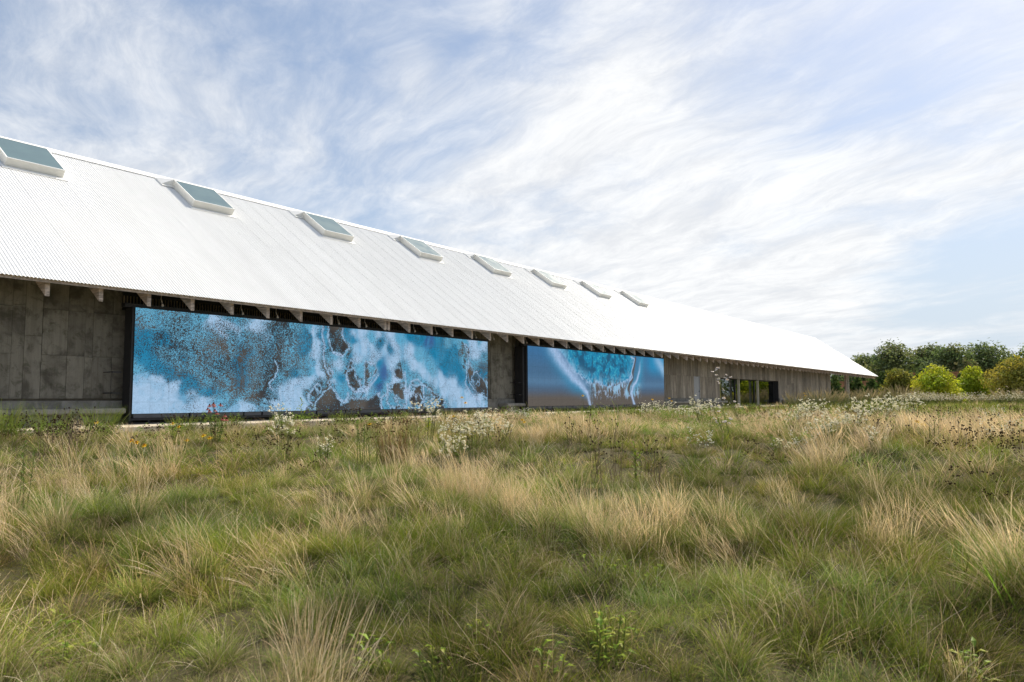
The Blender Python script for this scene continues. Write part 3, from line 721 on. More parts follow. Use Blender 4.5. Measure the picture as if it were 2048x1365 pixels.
STRAW="""4.9,12.9,30 5.4,12.3,50 8.1,16.3,40 6.4,11.3,50 5.2,10.1,80 4.5,9.8,50 4.1,10.1,30 3.3,8.5,70 2.6,7.0,95 3.1,7.3,80 4.0,8.2,70 4.6,8.7,70 4.4,7.8,40 5.6,9.2,20 6.0,9.3,30 5.6,8.2,20 4.7,7.5,15 3.8,6.6,40 3.2,6.3,50 2.6,5.5,30 2.3,5.8,20 1.9,4.9,10 2.0,4.5,10 2.4,4.7,30 2.9,5.1,85 2.3,4.2,30 3.6,5.9,50 3.4,5.2,60 4.0,5.9,50 3.8,5.2,80 3.3,4.4,85 2.7,3.7,95 2.5,3.6,80 2.4,3.8,50 2.9,3.6,90 2.7,3.3,70 5.3,6.8,90 6.5,8.3,50 4.9,6.9,40 4.8,5.8,60 5.7,6.4,50 5.5,5.9,90 5.0,5.2,70 6.2,7.5,30 6.9,7.8,50 7.1,7.0,30 6.2,5.7,80 6.2,5.3,100 6.2,5.0,100 5.6,4.4,90 5.0,4.2,80 4.6,4.2,60 4.5,4.4,50 3.9,4.1,40 4.2,4.7,50 3.5,4.0,40 3.1,3.4,30 3.4,3.4,30 3.6,3.1,10 4.3,3.3,20 5.0,3.6,30 5.6,3.8,90 5.7,3.7,90 6.5,4.6,50 7.8,5.9,60 9.9,6.9,60 11.6,7.0,80 9.1,5.4,40 7.5,4.2,20 7.2,4.3,30 7.5,3.9,30 5.8,2.9,100 6.2,3.0,80 6.0,2.5,70 6.6,2.5,70 7.7,3.4,40 9.6,4.6,40 11.1,4.9,30 10.4,3.8,20 9.2,3.1,20 8.2,2.5,30 7.5,2.8,40 6.3,2.1,30 5.1,2.1,10 4.7,2.5,10 4.0,2.6,10 3.4,2.5,5 3.6,2.1,10 3.9,1.7,10 4.4,1.5,30 5.3,1.4,30 6.5,1.8,50 6.7,1.4,70 7.4,1.8,50 9.6,2.0,90 10.7,2.3,80 8.7,1.6,50 7.9,1.2,80 7.2,0.9,90 6.7,0.7,95 6.4,0.5,95 6.2,0.3,80 5.6,0.5,50 5.7,0.8,50 5.8,1.1,50 4.7,1.0,20 4.8,0.7,15 4.8,0.3,15 4.3,1.2,15 9.4,1.2,60 9.5,0.7,70 11.1,1.1,60 16.5,1.0,90 18.6,1.8,80 14.0,2.1,70 15.3,3.2,70 20.7,4.9,70 14.6,4.4,60 19.9,6.6,50 19.3,7.8,40 18.8,9.0,40 18.2,10.2,50 17.6,11.5,60 14.1,10.6,50 9.2,8.0,40 8.3,0.4,20 10.6,0.6,40 9.9,9.8,50 9.3,10.5,50 8.8,11.3,50 8.3,12.0,40 7.1,11.7,30"""
BAND=[(0.137,1.021),(0.166,0.872),(0.206,0.705),(0.259,0.535),(0.314,0.377),(0.361,0.233),(0.374,0.103),(0.384,-0.008)]
BASIN=[(0.152,1.025),(0.203,0.881),(0.25,0.713),(0.299,0.558),(0.355,0.454),(0.4,0.402),(0.491,0.38),(0.587,0.386),(0.656,0.441),(0.699,0.609),(0.717,0.765),(0.727,0.984)]
RIFT=[(0.736,0.976),(0.726,0.819),(0.712,0.662),(0.707,0.527),(0.689,0.424),(0.676,0.301)]
RIFTL=[(0.702,0.989),(0.727,0.943),(0.718,0.817),(0.699,0.67),(0.707,0.568),(0.681,0.464)]
RCOL=[(0.783,0.913),(0.768,0.701),(0.75,0.532),(0.718,0.364),(0.7,0.241),(0.712,0.098),(0.724,-0.015)]
WEDGE=[(0.885,1.042),(0.94,0.924),(1.007,0.703)]
POOLS=[(0.34,0.22,[(27,847),(73,916),(143,804),(253,844),(292,680),(279,318),(233,154),(178,180),(125,305),(77,448),(44,612)]),(0.02,0,[(383,-43),(386,78),(399,153),(415,212),(427,260),(446,231),(452,153),(466,69),(478,80),(492,116),(519,140),(553,140),(582,184),(588,121),(586,-64)]),(0.06,0,[(432,1007),(466,1034),(472,883),(487,796),(480,714),(466,656),(444,686),(437,781)]),(0.03,0,[(484,476),(503,510),(511,369),(525,271),(510,227),(495,275),(483,378)]),(0.05,0,[(485,513),(495,601),(503,590),(499,522),(490,477)]),(0.3,0,[(541,592),(568,578),(572,470),(556,373),(545,278),(534,259),(535,465)]),(0.14,0,[(631,499),(643,527),(658,516),(665,457),(658,397),(645,382),(631,414)]),(0.2,0,[(613,314),(648,343),(671,265),(674,119),(671,-73),(622,-68),(611,120)]),(0.18,0,[(686,306),(732,302),(764,235),(808,124),(854,-91),(708,-77),(685,119)]),(0.03,0,[(421,330),(428,355),(434,325),(427,301)]),(0.03,0,[(389,258),(397,281),(404,247),(396,217)]),(0.04,0,[(429,456),(436,505),(445,470),(439,433)]),(0.02,0,[(355,-40),(361,68),(370,50),(379,-43)]),(0.1,0,[(900,923),(922,855),(913,557),(921,373),(954,226),(997,113),(999,341),(977,453),(939,523),(917,705)]),(0.1,0.07,[(290,959),(308,910),(301,683),(294,486),(285,291),(265,154),(239,116),(219,127),(249,262),(276,428),(287,679)])]
led_wall(9.55, 24.23, 1.21, 3.93, (ART1, LINES1), 'long LED screen speckled with white and turquoise sea foam', 1)
led_wall(27.15, 41.55, 1.21, 3.93, None, 'smoother blue LED screen with one wave washing onto brown sand', 2)
# thin slats added above each screen, standing for the corrugated roof underside
for a, b in ((9.5, 23.2), (27.4, 41.2)):
    mb = MB()
    for x in np.arange(a, b, .085): mb.box(x, x + .022, 19.42, 19.44, 3.98, 4.28)
    o = part('corrugation', mb, M['slat']); o['kind'] = 'stuff'
    mb = MB(); mb.box(a, b, 19.46, 19.5, 3.9, 4.4); part('corrugation_backing', mb, M['steel'])
# ---------------------------------------------------------------- grass
LEFTW = np.array([-.5885, .8085])                   # the way the wind bends the straw

def blades(n, rad, L, tilt, droop, lean, wd, cols, base, segs=4, head=0., seed=0, leandir=0.0):
    """n ribbons; returns verts, quad faces, colours"""
    r = np.random.default_rng(seed)
    ph = r.uniform(0, 2 * np.pi, n); rr = rad * np.sqrt(r.uniform(0, 1, n))
    x0 = rr * np.cos(ph); y0 = rr * np.sin(ph)
    az = ph + r.normal(0, .9, n); ln = r.uniform(L[0], L[1], n)
    th0 = np.clip(np.abs(r.normal(tilt[0], tilt[1], n)), 0, 1.4)
    dx = np.cos(az) * np.sin(th0) + lean * math.cos(leandir); dy = np.sin(az) * np.sin(th0) + lean * math.sin(leandir); dz = np.cos(th0)
    nn = np.sqrt(dx * dx + dy * dy + dz * dz); dx, dy, dz = dx / nn, dy / nn, dz / nn
    dr = r.uniform(droop[0], droop[1], n)
    P = np.zeros((n, segs + 1, 3)); P[:, 0] = np.stack([x0, y0, np.zeros(n) - .02], -1)
    hd = np.stack([dx, dy], -1); hn = np.linalg.norm(hd, axis=1, keepdims=True) + 1e-6; hd = hd / hn
    ang = np.arctan2(hn[:, 0], dz)
    for s in range(segs):
        a = ang + dr * ((s + .5) / segs) ** 1.5
        st = ln / segs
        P[:, s + 1, :2] = P[:, s, :2] + hd * (np.sin(a) * st)[:, None]; P[:, s + 1, 2] = P[:, s, 2] + np.cos(a) * st
    wa = r.uniform(0, np.pi, n); W = np.stack([np.cos(wa), np.sin(wa), np.zeros(n)], -1)
    prof = np.linspace(1, .25, segs + 1)
    if head > 0:
        prof = np.full(segs + 1, .8); prof[-1] = .2; prof[-2] = head; 
        if segs > 4: prof[-3] = head * .9
    w_ = wd * r.uniform(.7, 1.3, n)
    A = P - W[:, None] * (prof[None, :, None] * w_[:, None, None] * .5); Bp = P + W[:, None] * (prof[None, :, None] * w_[:, None, None] * .5)
    v = np.stack([A, Bp], 2).reshape(-1, 3)
    i, s = np.meshgrid(np.arange(n), np.arange(segs), indexing='ij'); b = (i * (segs + 1) * 2 + s * 2).ravel()
    f = np.stack([b, b + 1, b + 3, b + 2], -1)
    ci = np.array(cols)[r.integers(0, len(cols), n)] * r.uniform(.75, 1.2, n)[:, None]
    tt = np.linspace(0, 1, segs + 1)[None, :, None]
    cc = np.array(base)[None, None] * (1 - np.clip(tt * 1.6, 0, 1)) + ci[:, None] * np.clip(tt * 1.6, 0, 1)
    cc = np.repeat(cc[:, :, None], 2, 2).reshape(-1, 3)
    return v, f, cc

def tuft(name, *sets):
    V, F, K = [], [], []; b = 0
    for (v, f, c_) in sets: V.append(v); F.append(f + b); K.append(c_); b += len(v)
    me = npmesh(name, np.concatenate(V), np.concatenate(F), np.concatenate(K)); me.materials.append(M['grass'])
    return bpy.data.objects.new(name, me)        # not linked: only scattered

GREEN = [(.27, .32, .045), (.22, .285, .045), (.33, .35, .055), (.17, .255, .05), (.36, .36, .10), (.23, .29, .055)]
BLUEG = [(.20, .285, .08), (.22, .30, .075), (.16, .25, .07), (.27, .325, .085), (.35, .36, .11)]
STRAWC = [(.72, .55, .37), (.80, .64, .46), (.62, .46, .29), (.86, .71, .53), (.66, .48, .31)]
TANB = [(.40, .29, .15), (.34, .24, .12), (.46, .34, .19)]
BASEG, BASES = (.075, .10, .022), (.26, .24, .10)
DEAD = [(.36, .27, .15), (.44, .34, .20), (.30, .22, .12), (.24, .22, .09)]
def tus(n, wd, segs, c_, k, s):
    return (blades(n, .13 * k, (.10, .26), (.80, .36), (.3, 1.3), .18, wd, c_, BASEG, segs, 0, s, s * 1.3), blades(n // 4, .07 * k, (.12, .27), (.4, .22), (.2, .9), .1, wd, c_, BASEG, segs, 0, s + 7), blades(n // 12, .1, (.2, .4), (.5, .3), (.3, 1.2), .2, wd * .9, STRAWC, BASES, segs, 0, s + 9))
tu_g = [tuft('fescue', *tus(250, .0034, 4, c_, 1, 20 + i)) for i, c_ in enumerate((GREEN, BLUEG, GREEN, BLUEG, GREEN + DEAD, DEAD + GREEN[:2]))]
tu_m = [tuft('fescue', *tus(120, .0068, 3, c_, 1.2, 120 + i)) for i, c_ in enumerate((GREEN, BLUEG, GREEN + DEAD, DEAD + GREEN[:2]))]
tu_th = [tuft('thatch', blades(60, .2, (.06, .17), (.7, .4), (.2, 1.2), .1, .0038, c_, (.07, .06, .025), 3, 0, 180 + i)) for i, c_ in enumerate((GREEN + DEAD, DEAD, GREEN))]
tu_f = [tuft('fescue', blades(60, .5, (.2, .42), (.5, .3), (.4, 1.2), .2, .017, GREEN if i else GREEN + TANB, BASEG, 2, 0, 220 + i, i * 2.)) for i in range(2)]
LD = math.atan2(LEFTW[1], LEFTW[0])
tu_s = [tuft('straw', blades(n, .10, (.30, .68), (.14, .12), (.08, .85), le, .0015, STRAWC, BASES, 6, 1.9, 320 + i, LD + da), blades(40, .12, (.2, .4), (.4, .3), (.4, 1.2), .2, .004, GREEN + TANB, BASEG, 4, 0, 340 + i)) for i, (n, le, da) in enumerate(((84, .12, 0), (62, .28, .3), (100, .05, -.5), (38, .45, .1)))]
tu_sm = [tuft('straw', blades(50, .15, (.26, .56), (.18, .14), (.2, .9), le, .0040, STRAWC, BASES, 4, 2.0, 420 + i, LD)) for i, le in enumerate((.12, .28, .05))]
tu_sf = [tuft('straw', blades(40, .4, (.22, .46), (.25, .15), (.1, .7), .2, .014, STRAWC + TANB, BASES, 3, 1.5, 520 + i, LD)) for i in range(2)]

def scatter(name, P, RZ_, SC, IX, TI, protos, label):
    me = bpy.data.meshes.new(name); n = len(P)
    me.vertices.add(n); me.vertices.foreach_set('co', np.asarray(P, np.float32).ravel())
    for nm, ty, v in (('rot', 'FLOAT_VECTOR', RZ_), ('tint', 'FLOAT_COLOR', np.concatenate([TI, np.ones((n, 1))], 1)), ('size', 'FLOAT', SC), ('pick', 'INT', IX)):
        a = me.attributes.new(nm, ty, 'POINT')
        a.data.foreach_set({'FLOAT_VECTOR': 'vector', 'FLOAT_COLOR': 'color'}.get(ty, 'value'), np.asarray(v, np.int32 if ty == 'INT' else np.float32).ravel())
    o = bpy.data.objects.new(name, me); C.objects.link(o)
    ng = bpy.data.node_groups.new(name, 'GeometryNodeTree')
    ng.interface.new_socket('Geometry', in_out='INPUT', socket_type='NodeSocketGeometry'); ng.interface.new_socket('Geometry', in_out='OUTPUT', socket_type='NodeSocketGeometry')
    N, Lk = ng.nodes, ng.links
    gi = N.new('NodeGroupInput'); go = N.new('NodeGroupOutput'); io = N.new('GeometryNodeInstanceOnPoints'); jn = N.new('GeometryNodeJoinGeometry')
    for q in protos:
        oi = N.new('GeometryNodeObjectInfo'); oi.inputs['Object'].default_value = q; oi.inputs['As Instance'].default_value = True
        Lk.new(oi.outputs['Geometry'], jn.inputs[0])
    def at(nm, ty):
        a = N.new('GeometryNodeInputNamedAttribute'); a.data_type = ty; a.inputs['Name'].default_value = nm
        return a.outputs[0]
    e2r = N.new('FunctionNodeEulerToRotation'); Lk.new(at('rot', 'FLOAT_VECTOR'), e2r.inputs[0])
    Lk.new(gi.outputs[0], io.inputs['Points']); Lk.new(jn.outputs[0], io.inputs['Instance']); io.inputs['Pick Instance'].default_value = True
    Lk.new(at('pick', 'INT'), io.inputs['Instance Index']); Lk.new(e2r.outputs[0], io.inputs['Rotation']); Lk.new(at('size', 'FLOAT'), io.inputs['Scale'])
    Lk.new(io.outputs[0], go.inputs[0])
    md = o.modifiers.new('scatter', 'NODES'); md.node_group = ng
    tag(o, label, 'grass', None, 'stuff')
    return o

ST = np.array([[float(a) for a in q.split(',')] for q in STRAW.split()])
def straw_density(x, y):
    """how much of the meadow is straw: patches laid out on the ground"""
    d = np.hypot(x, y); az = np.arctan2(y, x); ld = np.log(d)
    pd = np.log(np.hypot(ST[:, 0], ST[:, 1])); pa = np.arctan2(ST[:, 1], ST[:, 0])
    wob = (fbm(x * 1.3, y * 1.3, 71, 3) - .5) * .10
    num = np.zeros_like(d); den = np.full_like(d, 1e-4)
    for a, l, v in zip(pa, pd, ST[:, 2] / 100):
        k = 1 / (((az + wob - a) / .045) ** 2 + ((ld + wob - l) / .085) ** 2 + .25) ** 2
        num += k * v; den += k
    s = num / den
    far = np.clip((d - 18) / 15, 0, 1)
    return s * (1 - far) + far * np.clip(.55 + (fbm(x * .12, y * .12, 5, 3) - .5) * 2.0, .1, .95)

def sector(n, d0, d1, a0=-12, a1=86, power=2.0):
    d = (rng.uniform(0, 1, n) * (d1 ** power - d0 ** power) + d0 ** power) ** (1 / power); a = np.radians(rng.uniform(a0, a1, n))
    x, y = d * np.cos(a), d * np.sin(a)
    ok = (y < 16.72 + .1 * np.sin(x * 3)) | (x > 105.6)
    return x[ok], y[ok], d[ok]

def place(x, y, tiltamt, seed):
    r = np.random.default_rng(seed); n = len(x); e = .12
    z = gh(x, y); gx = (gh(x + e, y) - z) / e; gy = (gh(x, y + e) - z) / e
    rot = np.stack([np.arctan(gy) * .8 + r.normal(0, tiltamt, n), -np.arctan(gx) * .8 + r.normal(0, tiltamt, n), r.uniform(0, 2 * np.pi, n)], -1)
    return np.stack([x, y, z], -1), rot

def tints(x, y, seed, amt=.22):
    r = np.random.default_rng(seed); n = len(x)
    v = (1 + (fbm(x * .6, y * .6, 33, 4) - .5) * 1.5 + r.normal(0, .09, n))[:, None]
    hue = (fbm(x * .8 + 9, y * .8, 44, 3) - .5)[:, None]
    return np.clip(v * (1 + hue * np.array([[.8, .15, -.5]]) * amt * 2.5), .35, 1.9)

def hexgrid(sp, d0, d1, a0=-12, a1=86, drop=.12, seed=1):
    r = np.random.default_rng(seed); m = d1
    gx, gy = np.meshgrid(np.arange(-m, m, sp), np.arange(-m, m, sp * .9)); gx = gx + (np.arange(gx.shape[0]) % 2)[:, None] * sp * .5
    x = gx.ravel() + r.uniform(-.42, .42, gx.size) * sp; y = gy.ravel() + r.uniform(-.42, .42, gx.size) * sp
    d = np.hypot(x, y); a = np.degrees(np.arctan2(y, x))
    ok = (d > d0) & (d < d1) & (a > a0) & (a < a1) & (r.uniform(0, 1, x.size) > drop) & ((y < 16.66 + .1 * np.sin(x * 3)) | (x > 105.6))
    return x[ok], y[ok]

def green(nm, x, y, protos, sz, sd_, label, tilt=.10):
    P, ro = place(x, y, tilt, sd_); sdn = straw_density(x, y); r = np.random.default_rng(sd_ + 5)
    sc = sz * np.clip(r.normal(1, .22, len(x)), .5, 1.6) * (.70 + .6 * vnoise(x * .9, y * .9, 8))
    nd = len(protos); dryp = np.clip(.04 + sdn * .30 + (fbm(x * .7, y * .7, 55, 3) - .5) * .8, .03, .8)
    ng_ = max(1, nd - 2) if nd > 2 else nd
    ix = np.where((r.uniform(0, 1, len(x)) < dryp) & (nd > 2), r.integers(ng_, max(nd, ng_ + 1), len(x)), r.integers(0, ng_, len(x)))
    scatter(nm, P, ro, sc, ix, tints(x, y, sd_), protos, label)

x, y = hexgrid(.26, 1.8, 9.5, seed=2); green('grass', x, y, tu_g, .88, 1, 'fine green fescue growing in soft tussocks across the near meadow')
x, y = hexgrid(.33, 9.5, 27, seed=3); green('grass', x, y, tu_m, .88, 2, 'green and olive meadow tussocks running up to the terrace')
x, y, d = sector(9000, 26, 135, power=1.4); green('grass', x, y, tu_f, 1.1, 3, 'distant olive meadow grass beyond the wildflowers')
x, y = hexgrid(.20, 1.8, 10, drop=.2, seed=4); green('thatch', x, y, tu_th, 1.0, 4, 'short dry thatch filling the hollows between the tussocks', .2)
for nm, sp, d0, d1, protos, sz, sd_ in (('near', .25, 2.2, 10, tu_s, .80, 11), ('mid', .32, 9.5, 28, tu_sm, .80, 12), ('far', 0, 28, 135, tu_sf, .9, 13)):
    if sp: x, y = hexgrid(sp, d0, d1, drop=0, seed=20 + sd_)
    else: x, y, d = sector(9000, d0, d1, power=1.4)
    sdn = straw_density(x, y); r = np.random.default_rng(sd_)
    keep = r.uniform(0, 1, len(x)) < np.clip((sdn - .38) / .48, 0.05, 1) ** 1.2 * np.clip(fbm(x * 1.6, y * 1.6, 21, 3) * 5.0 - 1.95, 0.05, 1) * (.85 if nm == 'near' else .75 if nm == 'mid' else .5)
    x, y, sdn = x[keep], y[keep], sdn[keep]; P, ro = place(x, y, .10, sd_)
    ro[:, 2] = (fbm(x * .45, y * .45, 91, 2) - .5) * 5.0 + r.normal(0, .55, len(x))
    ti = 1 + r.normal(0, .08, (len(x), 1)) + (fbm(x * .4, y * .4, 88, 3) - .5)[:, None] * .5
    scatter('straw_grass', P, ro, sz * np.clip(r.normal(1, .2, len(x)), .55, 1.5) * (.72 + .38 * sdn), r.integers(0, len(protos), len(x)), ti * np.array([[1, .98, .95]]), protos, {'near': 'tall straw coloured seed stems in loose bunches over the near meadow', 'mid': 'pale straw coloured bunches in the middle of the meadow', 'far': 'tan dry grass across the far meadow'}[nm])

# loose wild flowers and dry weeds too many to count, mixed through the middle of the meadow
def weed(name, kind, seed):
    r = random.Random(seed); v, f, c_ = blades(10 if kind else 14, .12, (.28, .52), (.22, .15), (.1, .5), .08, .004, [(.20, .15, .08), (.26, .20, .11)] if kind != 1 else [(.15, .19, .06), (.19, .22, .07)], BASEG, 3, 0, seed)
    m_ = MB(); m_.v = [tuple(q) for q in v]; m_.f = [tuple(q) for q in f]; m_.c = [tuple(q) for q in c_]
    for i in range(10 if kind else 14):
        tip = Vector(v[i * 8 + 6]); n = 3 if kind == 0 else 8
        for k in range(n):
            p = tip + Vector((r.gauss(0, .03), r.gauss(0, .03), r.uniform(-.10, .03))) * (1 if kind == 1 else .5)
            m_.cur = (.06, .04, .025) if kind == 0 else (.80, .78, .72) if kind == 1 else (.17, .24, .05)
            s_ = (.011, .011, .04)[kind]
            if kind < 2: m_.ell(tuple(p), s_, s_, s_ * .8, 5, 3)
            else:
                a = r.uniform(0, 6.3); d = Vector((math.cos(a), math.sin(a), .4)) * s_; e = Vector((-math.sin(a), math.cos(a), 0)) * s_ * .3
                m_.add([p, p + d * .5 + e, p + d, p + d * .5 - e], [(0, 1, 2, 3)])
    me = npmesh(name, m_.v, m_.f, np.array(m_.c)); me.materials.append(M['grass']); return bpy.data.objects.new(name, me)
tu_w = [weed('dry_weed', 0, 5), weed('dry_weed', 0, 6), weed('aster_weed', 1, 7), weed('green_weed', 2, 8), weed('green_weed', 2, 9)]
x, y, d = sector(5200, 8, 48, power=1.5)
band = np.clip((d - 8) / 5, 0, 1) * np.clip(fbm(x * .5, y * .5, 61, 3) * 3.2 - 1.25, 0.02, 1)
keep = rng.uniform(0, 1, len(x)) < band * .6; x, y = x[keep], y[keep]; P, ro = place(x, y, .08, 31)
kn = fbm(x * .35 + 3, y * .35, 62, 2) + rng.normal(0, .10, len(x)); ix = np.where(kn < .49, rng.integers(0, 2, len(x)), np.where((kn < .53) & (x > 6), 2, rng.integers(3, 5, len(x))))
o = scatter('wild_flowers', P, ro, rng.uniform(.7, 1.2, len(x)), ix, np.ones((len(x), 3)) * rng.uniform(.85, 1.15, (len(x), 1)), tu_w, 'mixed white flowers, dry weeds and green weeds through the middle of the meadow'); o['category'] = 'wildflowers'

# ---------------------------------------------------------------- trees
def limb_tree(trunk_h, h, w_, r0, seed, nl=7):
    r = random.Random(seed); mb_ = MB()
    mb_.tube([(0, 0, -.2), (r.uniform(-.1, .1), r.uniform(-.1, .1), trunk_h), (r.uniform(-.3, .3), r.uniform(-.3, .3), h * .8)], [r0, r0 * .75, r0 * .15], 7)
    for i in range(nl):
        a = i * 2.4 + r.uniform(-.4, .4); z = trunk_h * r.uniform(.7, 1.5); e = w_ * .5 * r.uniform(.5, .85)
        mb_.tube([(0, 0, z), (math.cos(a) * e * .45, math.sin(a) * e * .45, z + h * .12), (math.cos(a) * e, math.sin(a) * e, z + h * r.uniform(.2, .4))], [r0 * .45, r0 * .28, r0 * .06], 5)
    return mb_

def crown_mesh(name, clumps, nleaf, ls, cols, seed, flat=.55):
    """leaf faces spread through uneven clumps: (x, y, z, rx, rz)"""
    r = np.random.default_rng(seed); cl = np.array(clumps); wts = cl[:, 3] ** 2 * cl[:, 4]; wts /= wts.sum()
    k = r.choice(len(cl), nleaf, p=wts)
    d = r.normal(0, 1, (nleaf, 3)); d /= np.linalg.norm(d, axis=1, keepdims=True)
    q = r.uniform(.25, 1, nleaf) ** .5 * (1 + np.abs(r.normal(0, .20, nleaf)))
    c0 = cl[k, :3] + d * q[:, None] * cl[k][:, [3, 3, 4]]
    n_ = d + r.normal(0, .7, (nleaf, 3)); n_[:, 2] += flat; n_ /= np.linalg.norm(n_, axis=1, keepdims=True)
    a = np.cross(n_, r.normal(0, 1, (nleaf, 3))); a /= np.linalg.norm(a, axis=1, keepdims=True) + 1e-9; b = np.cross(n_, a)
    s = ls * r.uniform(.6, 1.35, nleaf)[:, None]
    v = np.stack([c0 - a * s, c0 + b * s * .55, c0 + a * s, c0 - b * s * .55], 1).reshape(-1, 3)
    f = np.arange(nleaf * 4).reshape(-1, 4)
    ck = np.array(cols)[r.integers(0, len(cols), len(cl))][k] * r.uniform(.7, 1.3, (nleaf, 1))
    return npmesh(name, v, f, np.repeat(ck, 4, 0))

def tree(x, y, h, w_, cols, label, group, name='tree', leaf=.32, n=4200, seed=0, trunk=.25, low=.18, nc=26, tall=1.0):
    z = float(gh(x, y)) - .02; r = random.Random(seed)
    T = thing(name, (x, y, z), label, 'tree', group)
    link('trunk', limb_tree(h * trunk, h, w_, max(.06, h * .022), seed).mesh('trunk', smooth=True), M['bark'], T)
    cl = []
    for i in range(nc):
        t = (i + .5) / nc; zz = h * (low + (1 - low) * t * .93)
        prof = math.sin(math.pi * min(1, (.18 + .82 * t) ** .8)) ** .6
        a = i * 2.4 + r.uniform(-.5, .5); rad = w_ * .5 * prof * r.uniform(.25, .82)
        rr = w_ * r.uniform(.07, .22)
        cl.append((math.cos(a) * rad, math.sin(a) * rad, zz, rr, rr * r.uniform(.6, .95)))
    link('crown', crown_mesh('crown', cl, n, leaf, cols, seed), M['tree_leaf'], T)
    return T

def conifer(x, y, h, w_, cols, label, group, seed, n=2600):
    z = float(gh(x, y)) - .02; r = random.Random(seed)
    T = thing('evergreen_tree', (x, y, z), label, 'tree', group)
    mb_ = MB(); mb_.tube([(0, 0, -.2), (0, 0, h * .9)], [h * .02, .02], 6); link('trunk', mb_.mesh('trunk'), M['bark'], T)
    cl = []
    for i in range(34):
        t = i / 33; a = i * 2.4; pr = (1 - t) ** .75 * min(1, .55 + t * 4); rad = w_ * .5 * pr * r.uniform(.3, .85)
        cl.append((math.cos(a) * rad, math.sin(a) * rad, h * (.04 + .9 * t), w_ * (.09 + .13 * (1 - t)), h * .075))
    link('crown', crown_mesh('crown', cl, n, .17, cols, seed, .1), M['tree_leaf'], T)
    return T

DK = [(0.122, 0.171, 0.063), (0.158, 0.208, 0.073), (0.101, 0.146, 0.058), (0.195, 0.223, 0.083), (0.146, 0.183, 0.086)]
OL = [(0.17, 0.19, 0.07), (0.2, 0.21, 0.08), (0.13, 0.16, 0.06), (0.23, 0.21, 0.09)]
YG = [(0.325, 0.375, 0.025), (0.4, 0.425, 0.031), (0.25, 0.325, 0.025), (0.475, 0.463, 0.037)]
YD = [(0.228, 0.228, 0.042), (0.288, 0.264, 0.048), (0.18, 0.192, 0.036), (0.336, 0.276, 0.048)]
CN = [(0.068, 0.115, 0.03), (0.088, 0.142, 0.035), (0.054, 0.088, 0.024), (0.115, 0.162, 0.041)]
FAR = [(172.1, 31.8, 9.7, 8.7, 'dark round oak rising just beyond the low tip of the white roof'),
 (163.1, 24.7, 11.2, 9.8, 'broad dark tree with a reddish shoulder, first big crown right of the roof tip'),
 (168.9, 19.5, 10.9, 8.4, 'mid green loose crowned tree behind the terracotta wall'),
 (159.3, 14.5, 10.6, 8.0, 'tall green tree with feathery top behind the bright lime tree'),
 (164.7, 10.0, 10.3, 9.4, 'darkest round crowned tree behind the second lime tree'),
 (174.9, 6.3, 8.8, 6.4, 'smaller dark tree stepping down beside the darkest round crown'),
 (170.0, 2.2, 9.6, 9.7, 'dark tree half hidden behind the olive yellow tree at the edge'),
 (180.0, -2.8, 9.4, 10.2, 'dark tree standing last in the far row, past the olive yellow tree'),
 (185.9, 39.1, 7.9, 8.1, 'low dark tree mostly hidden behind the roof end'),
 (135.8, 33.9, 11.0, 5.0, 'tree behind the museum whose top twigs peek over the ridge end'),
 (182, 28.5, 9.2, 9, 'dark tree filling the gap behind the reddish shouldered tree'), (186, 22.0, 9.0, 10, 'dark tree filling the gap behind the terracotta shed'), (178, 17.0, 9.0, 9, 'dark tree filling the gap beside the feathery topped tree'), (184, 12.2, 9.2, 10, 'dark tree filling the gap left of the darkest round crown'), (188, 8.6, 8.4, 9, 'dark tree filling the gap right of the darkest round crown'),
 (160, -12, 10, 10, 'tree mirrored in the glazed opening, tall and dark'), (150, -20, 9, 9, 'tree mirrored in the glazed opening, lower and olive'), (140, -27, 9, 9, 'tree mirrored in the glazed opening, farthest round')]
for i, (x, y, h, w_, lb) in enumerate(FAR):
    t = tree(x, y, h * .99, w_ * 1.32, DK if i not in (1, 2, 3) else DK + OL, lb, 'far trees beyond the museum', 'oak_tree', .27, 9500, 100 + i, .18, .0, 60)
BR = [(96.9, 14.4, 3.8, 4.9, YD, 'dull olive yellow young tree right of the roof tip'), (94.4, 10.3, 3.8, 5.8, YG, 'brightest lime yellow young tree in front of the terracotta wall'),
      (99.7, 7.2, 4.0, 4.8, YG, 'lime green young tree behind and right of the brightest lime tree'), (92.0, 3.0, 4.6, 6.2, YD, 'big olive yellow tree at the far edge of the meadow'), (100.0, -0.6, 4.0, 5.7, YD, 'olive yellow tree last in the row of young trees')]
for i, (x, y, h, w_, cl, lb) in enumerate(BR):
    tree(x, y, h * 1.02, w_ * 1.02, cl, lb, 'young yellow green trees beyond the meadow', 'young_tree', .15, 5200, 200 + i, .16, .06, 34)
CO = [(115.2, 25.5, 4.0, 2.6, 'evergreen touching the end of the concrete wall under the eave'), (117.6, 24.1, 3.8, 2.3, 'narrow evergreen between the wall end and the porch posts'), (116.8, 22.7, 3.9, 2.5, 'evergreen right behind the porch posts under the eave'),
      (119.1, 21.3, 3.6, 3.2, 'broad evergreen under the low tip of the eave'), (110.5, 18.4, 4.2, 2.5, 'pointed evergreen just right of the roof tip'), (116.6, 17.8, 4.6, 2.6, 'taller pointed evergreen behind the dull olive tree'), (118.9, 16.2, 4.4, 2.2, 'thin evergreen left of the terracotta wall end'),
      (117.0, 15.0, 4.1, 2.3, 'very dark evergreen in front of the terracotta wall end'), (121.6, 10.2, 4.1, 3.0, 'evergreen wedged between the two lime trees'), (123.8, 6.9, 3.1, 3.0, 'low dark evergreen right of the lime trees')]
for i, (x, y, h, w_, lb) in enumerate(CO): conifer(x, y, h * 1.04, w_ * 1.15, CN, lb, 'evergreen row beyond the museum end', 300 + i)

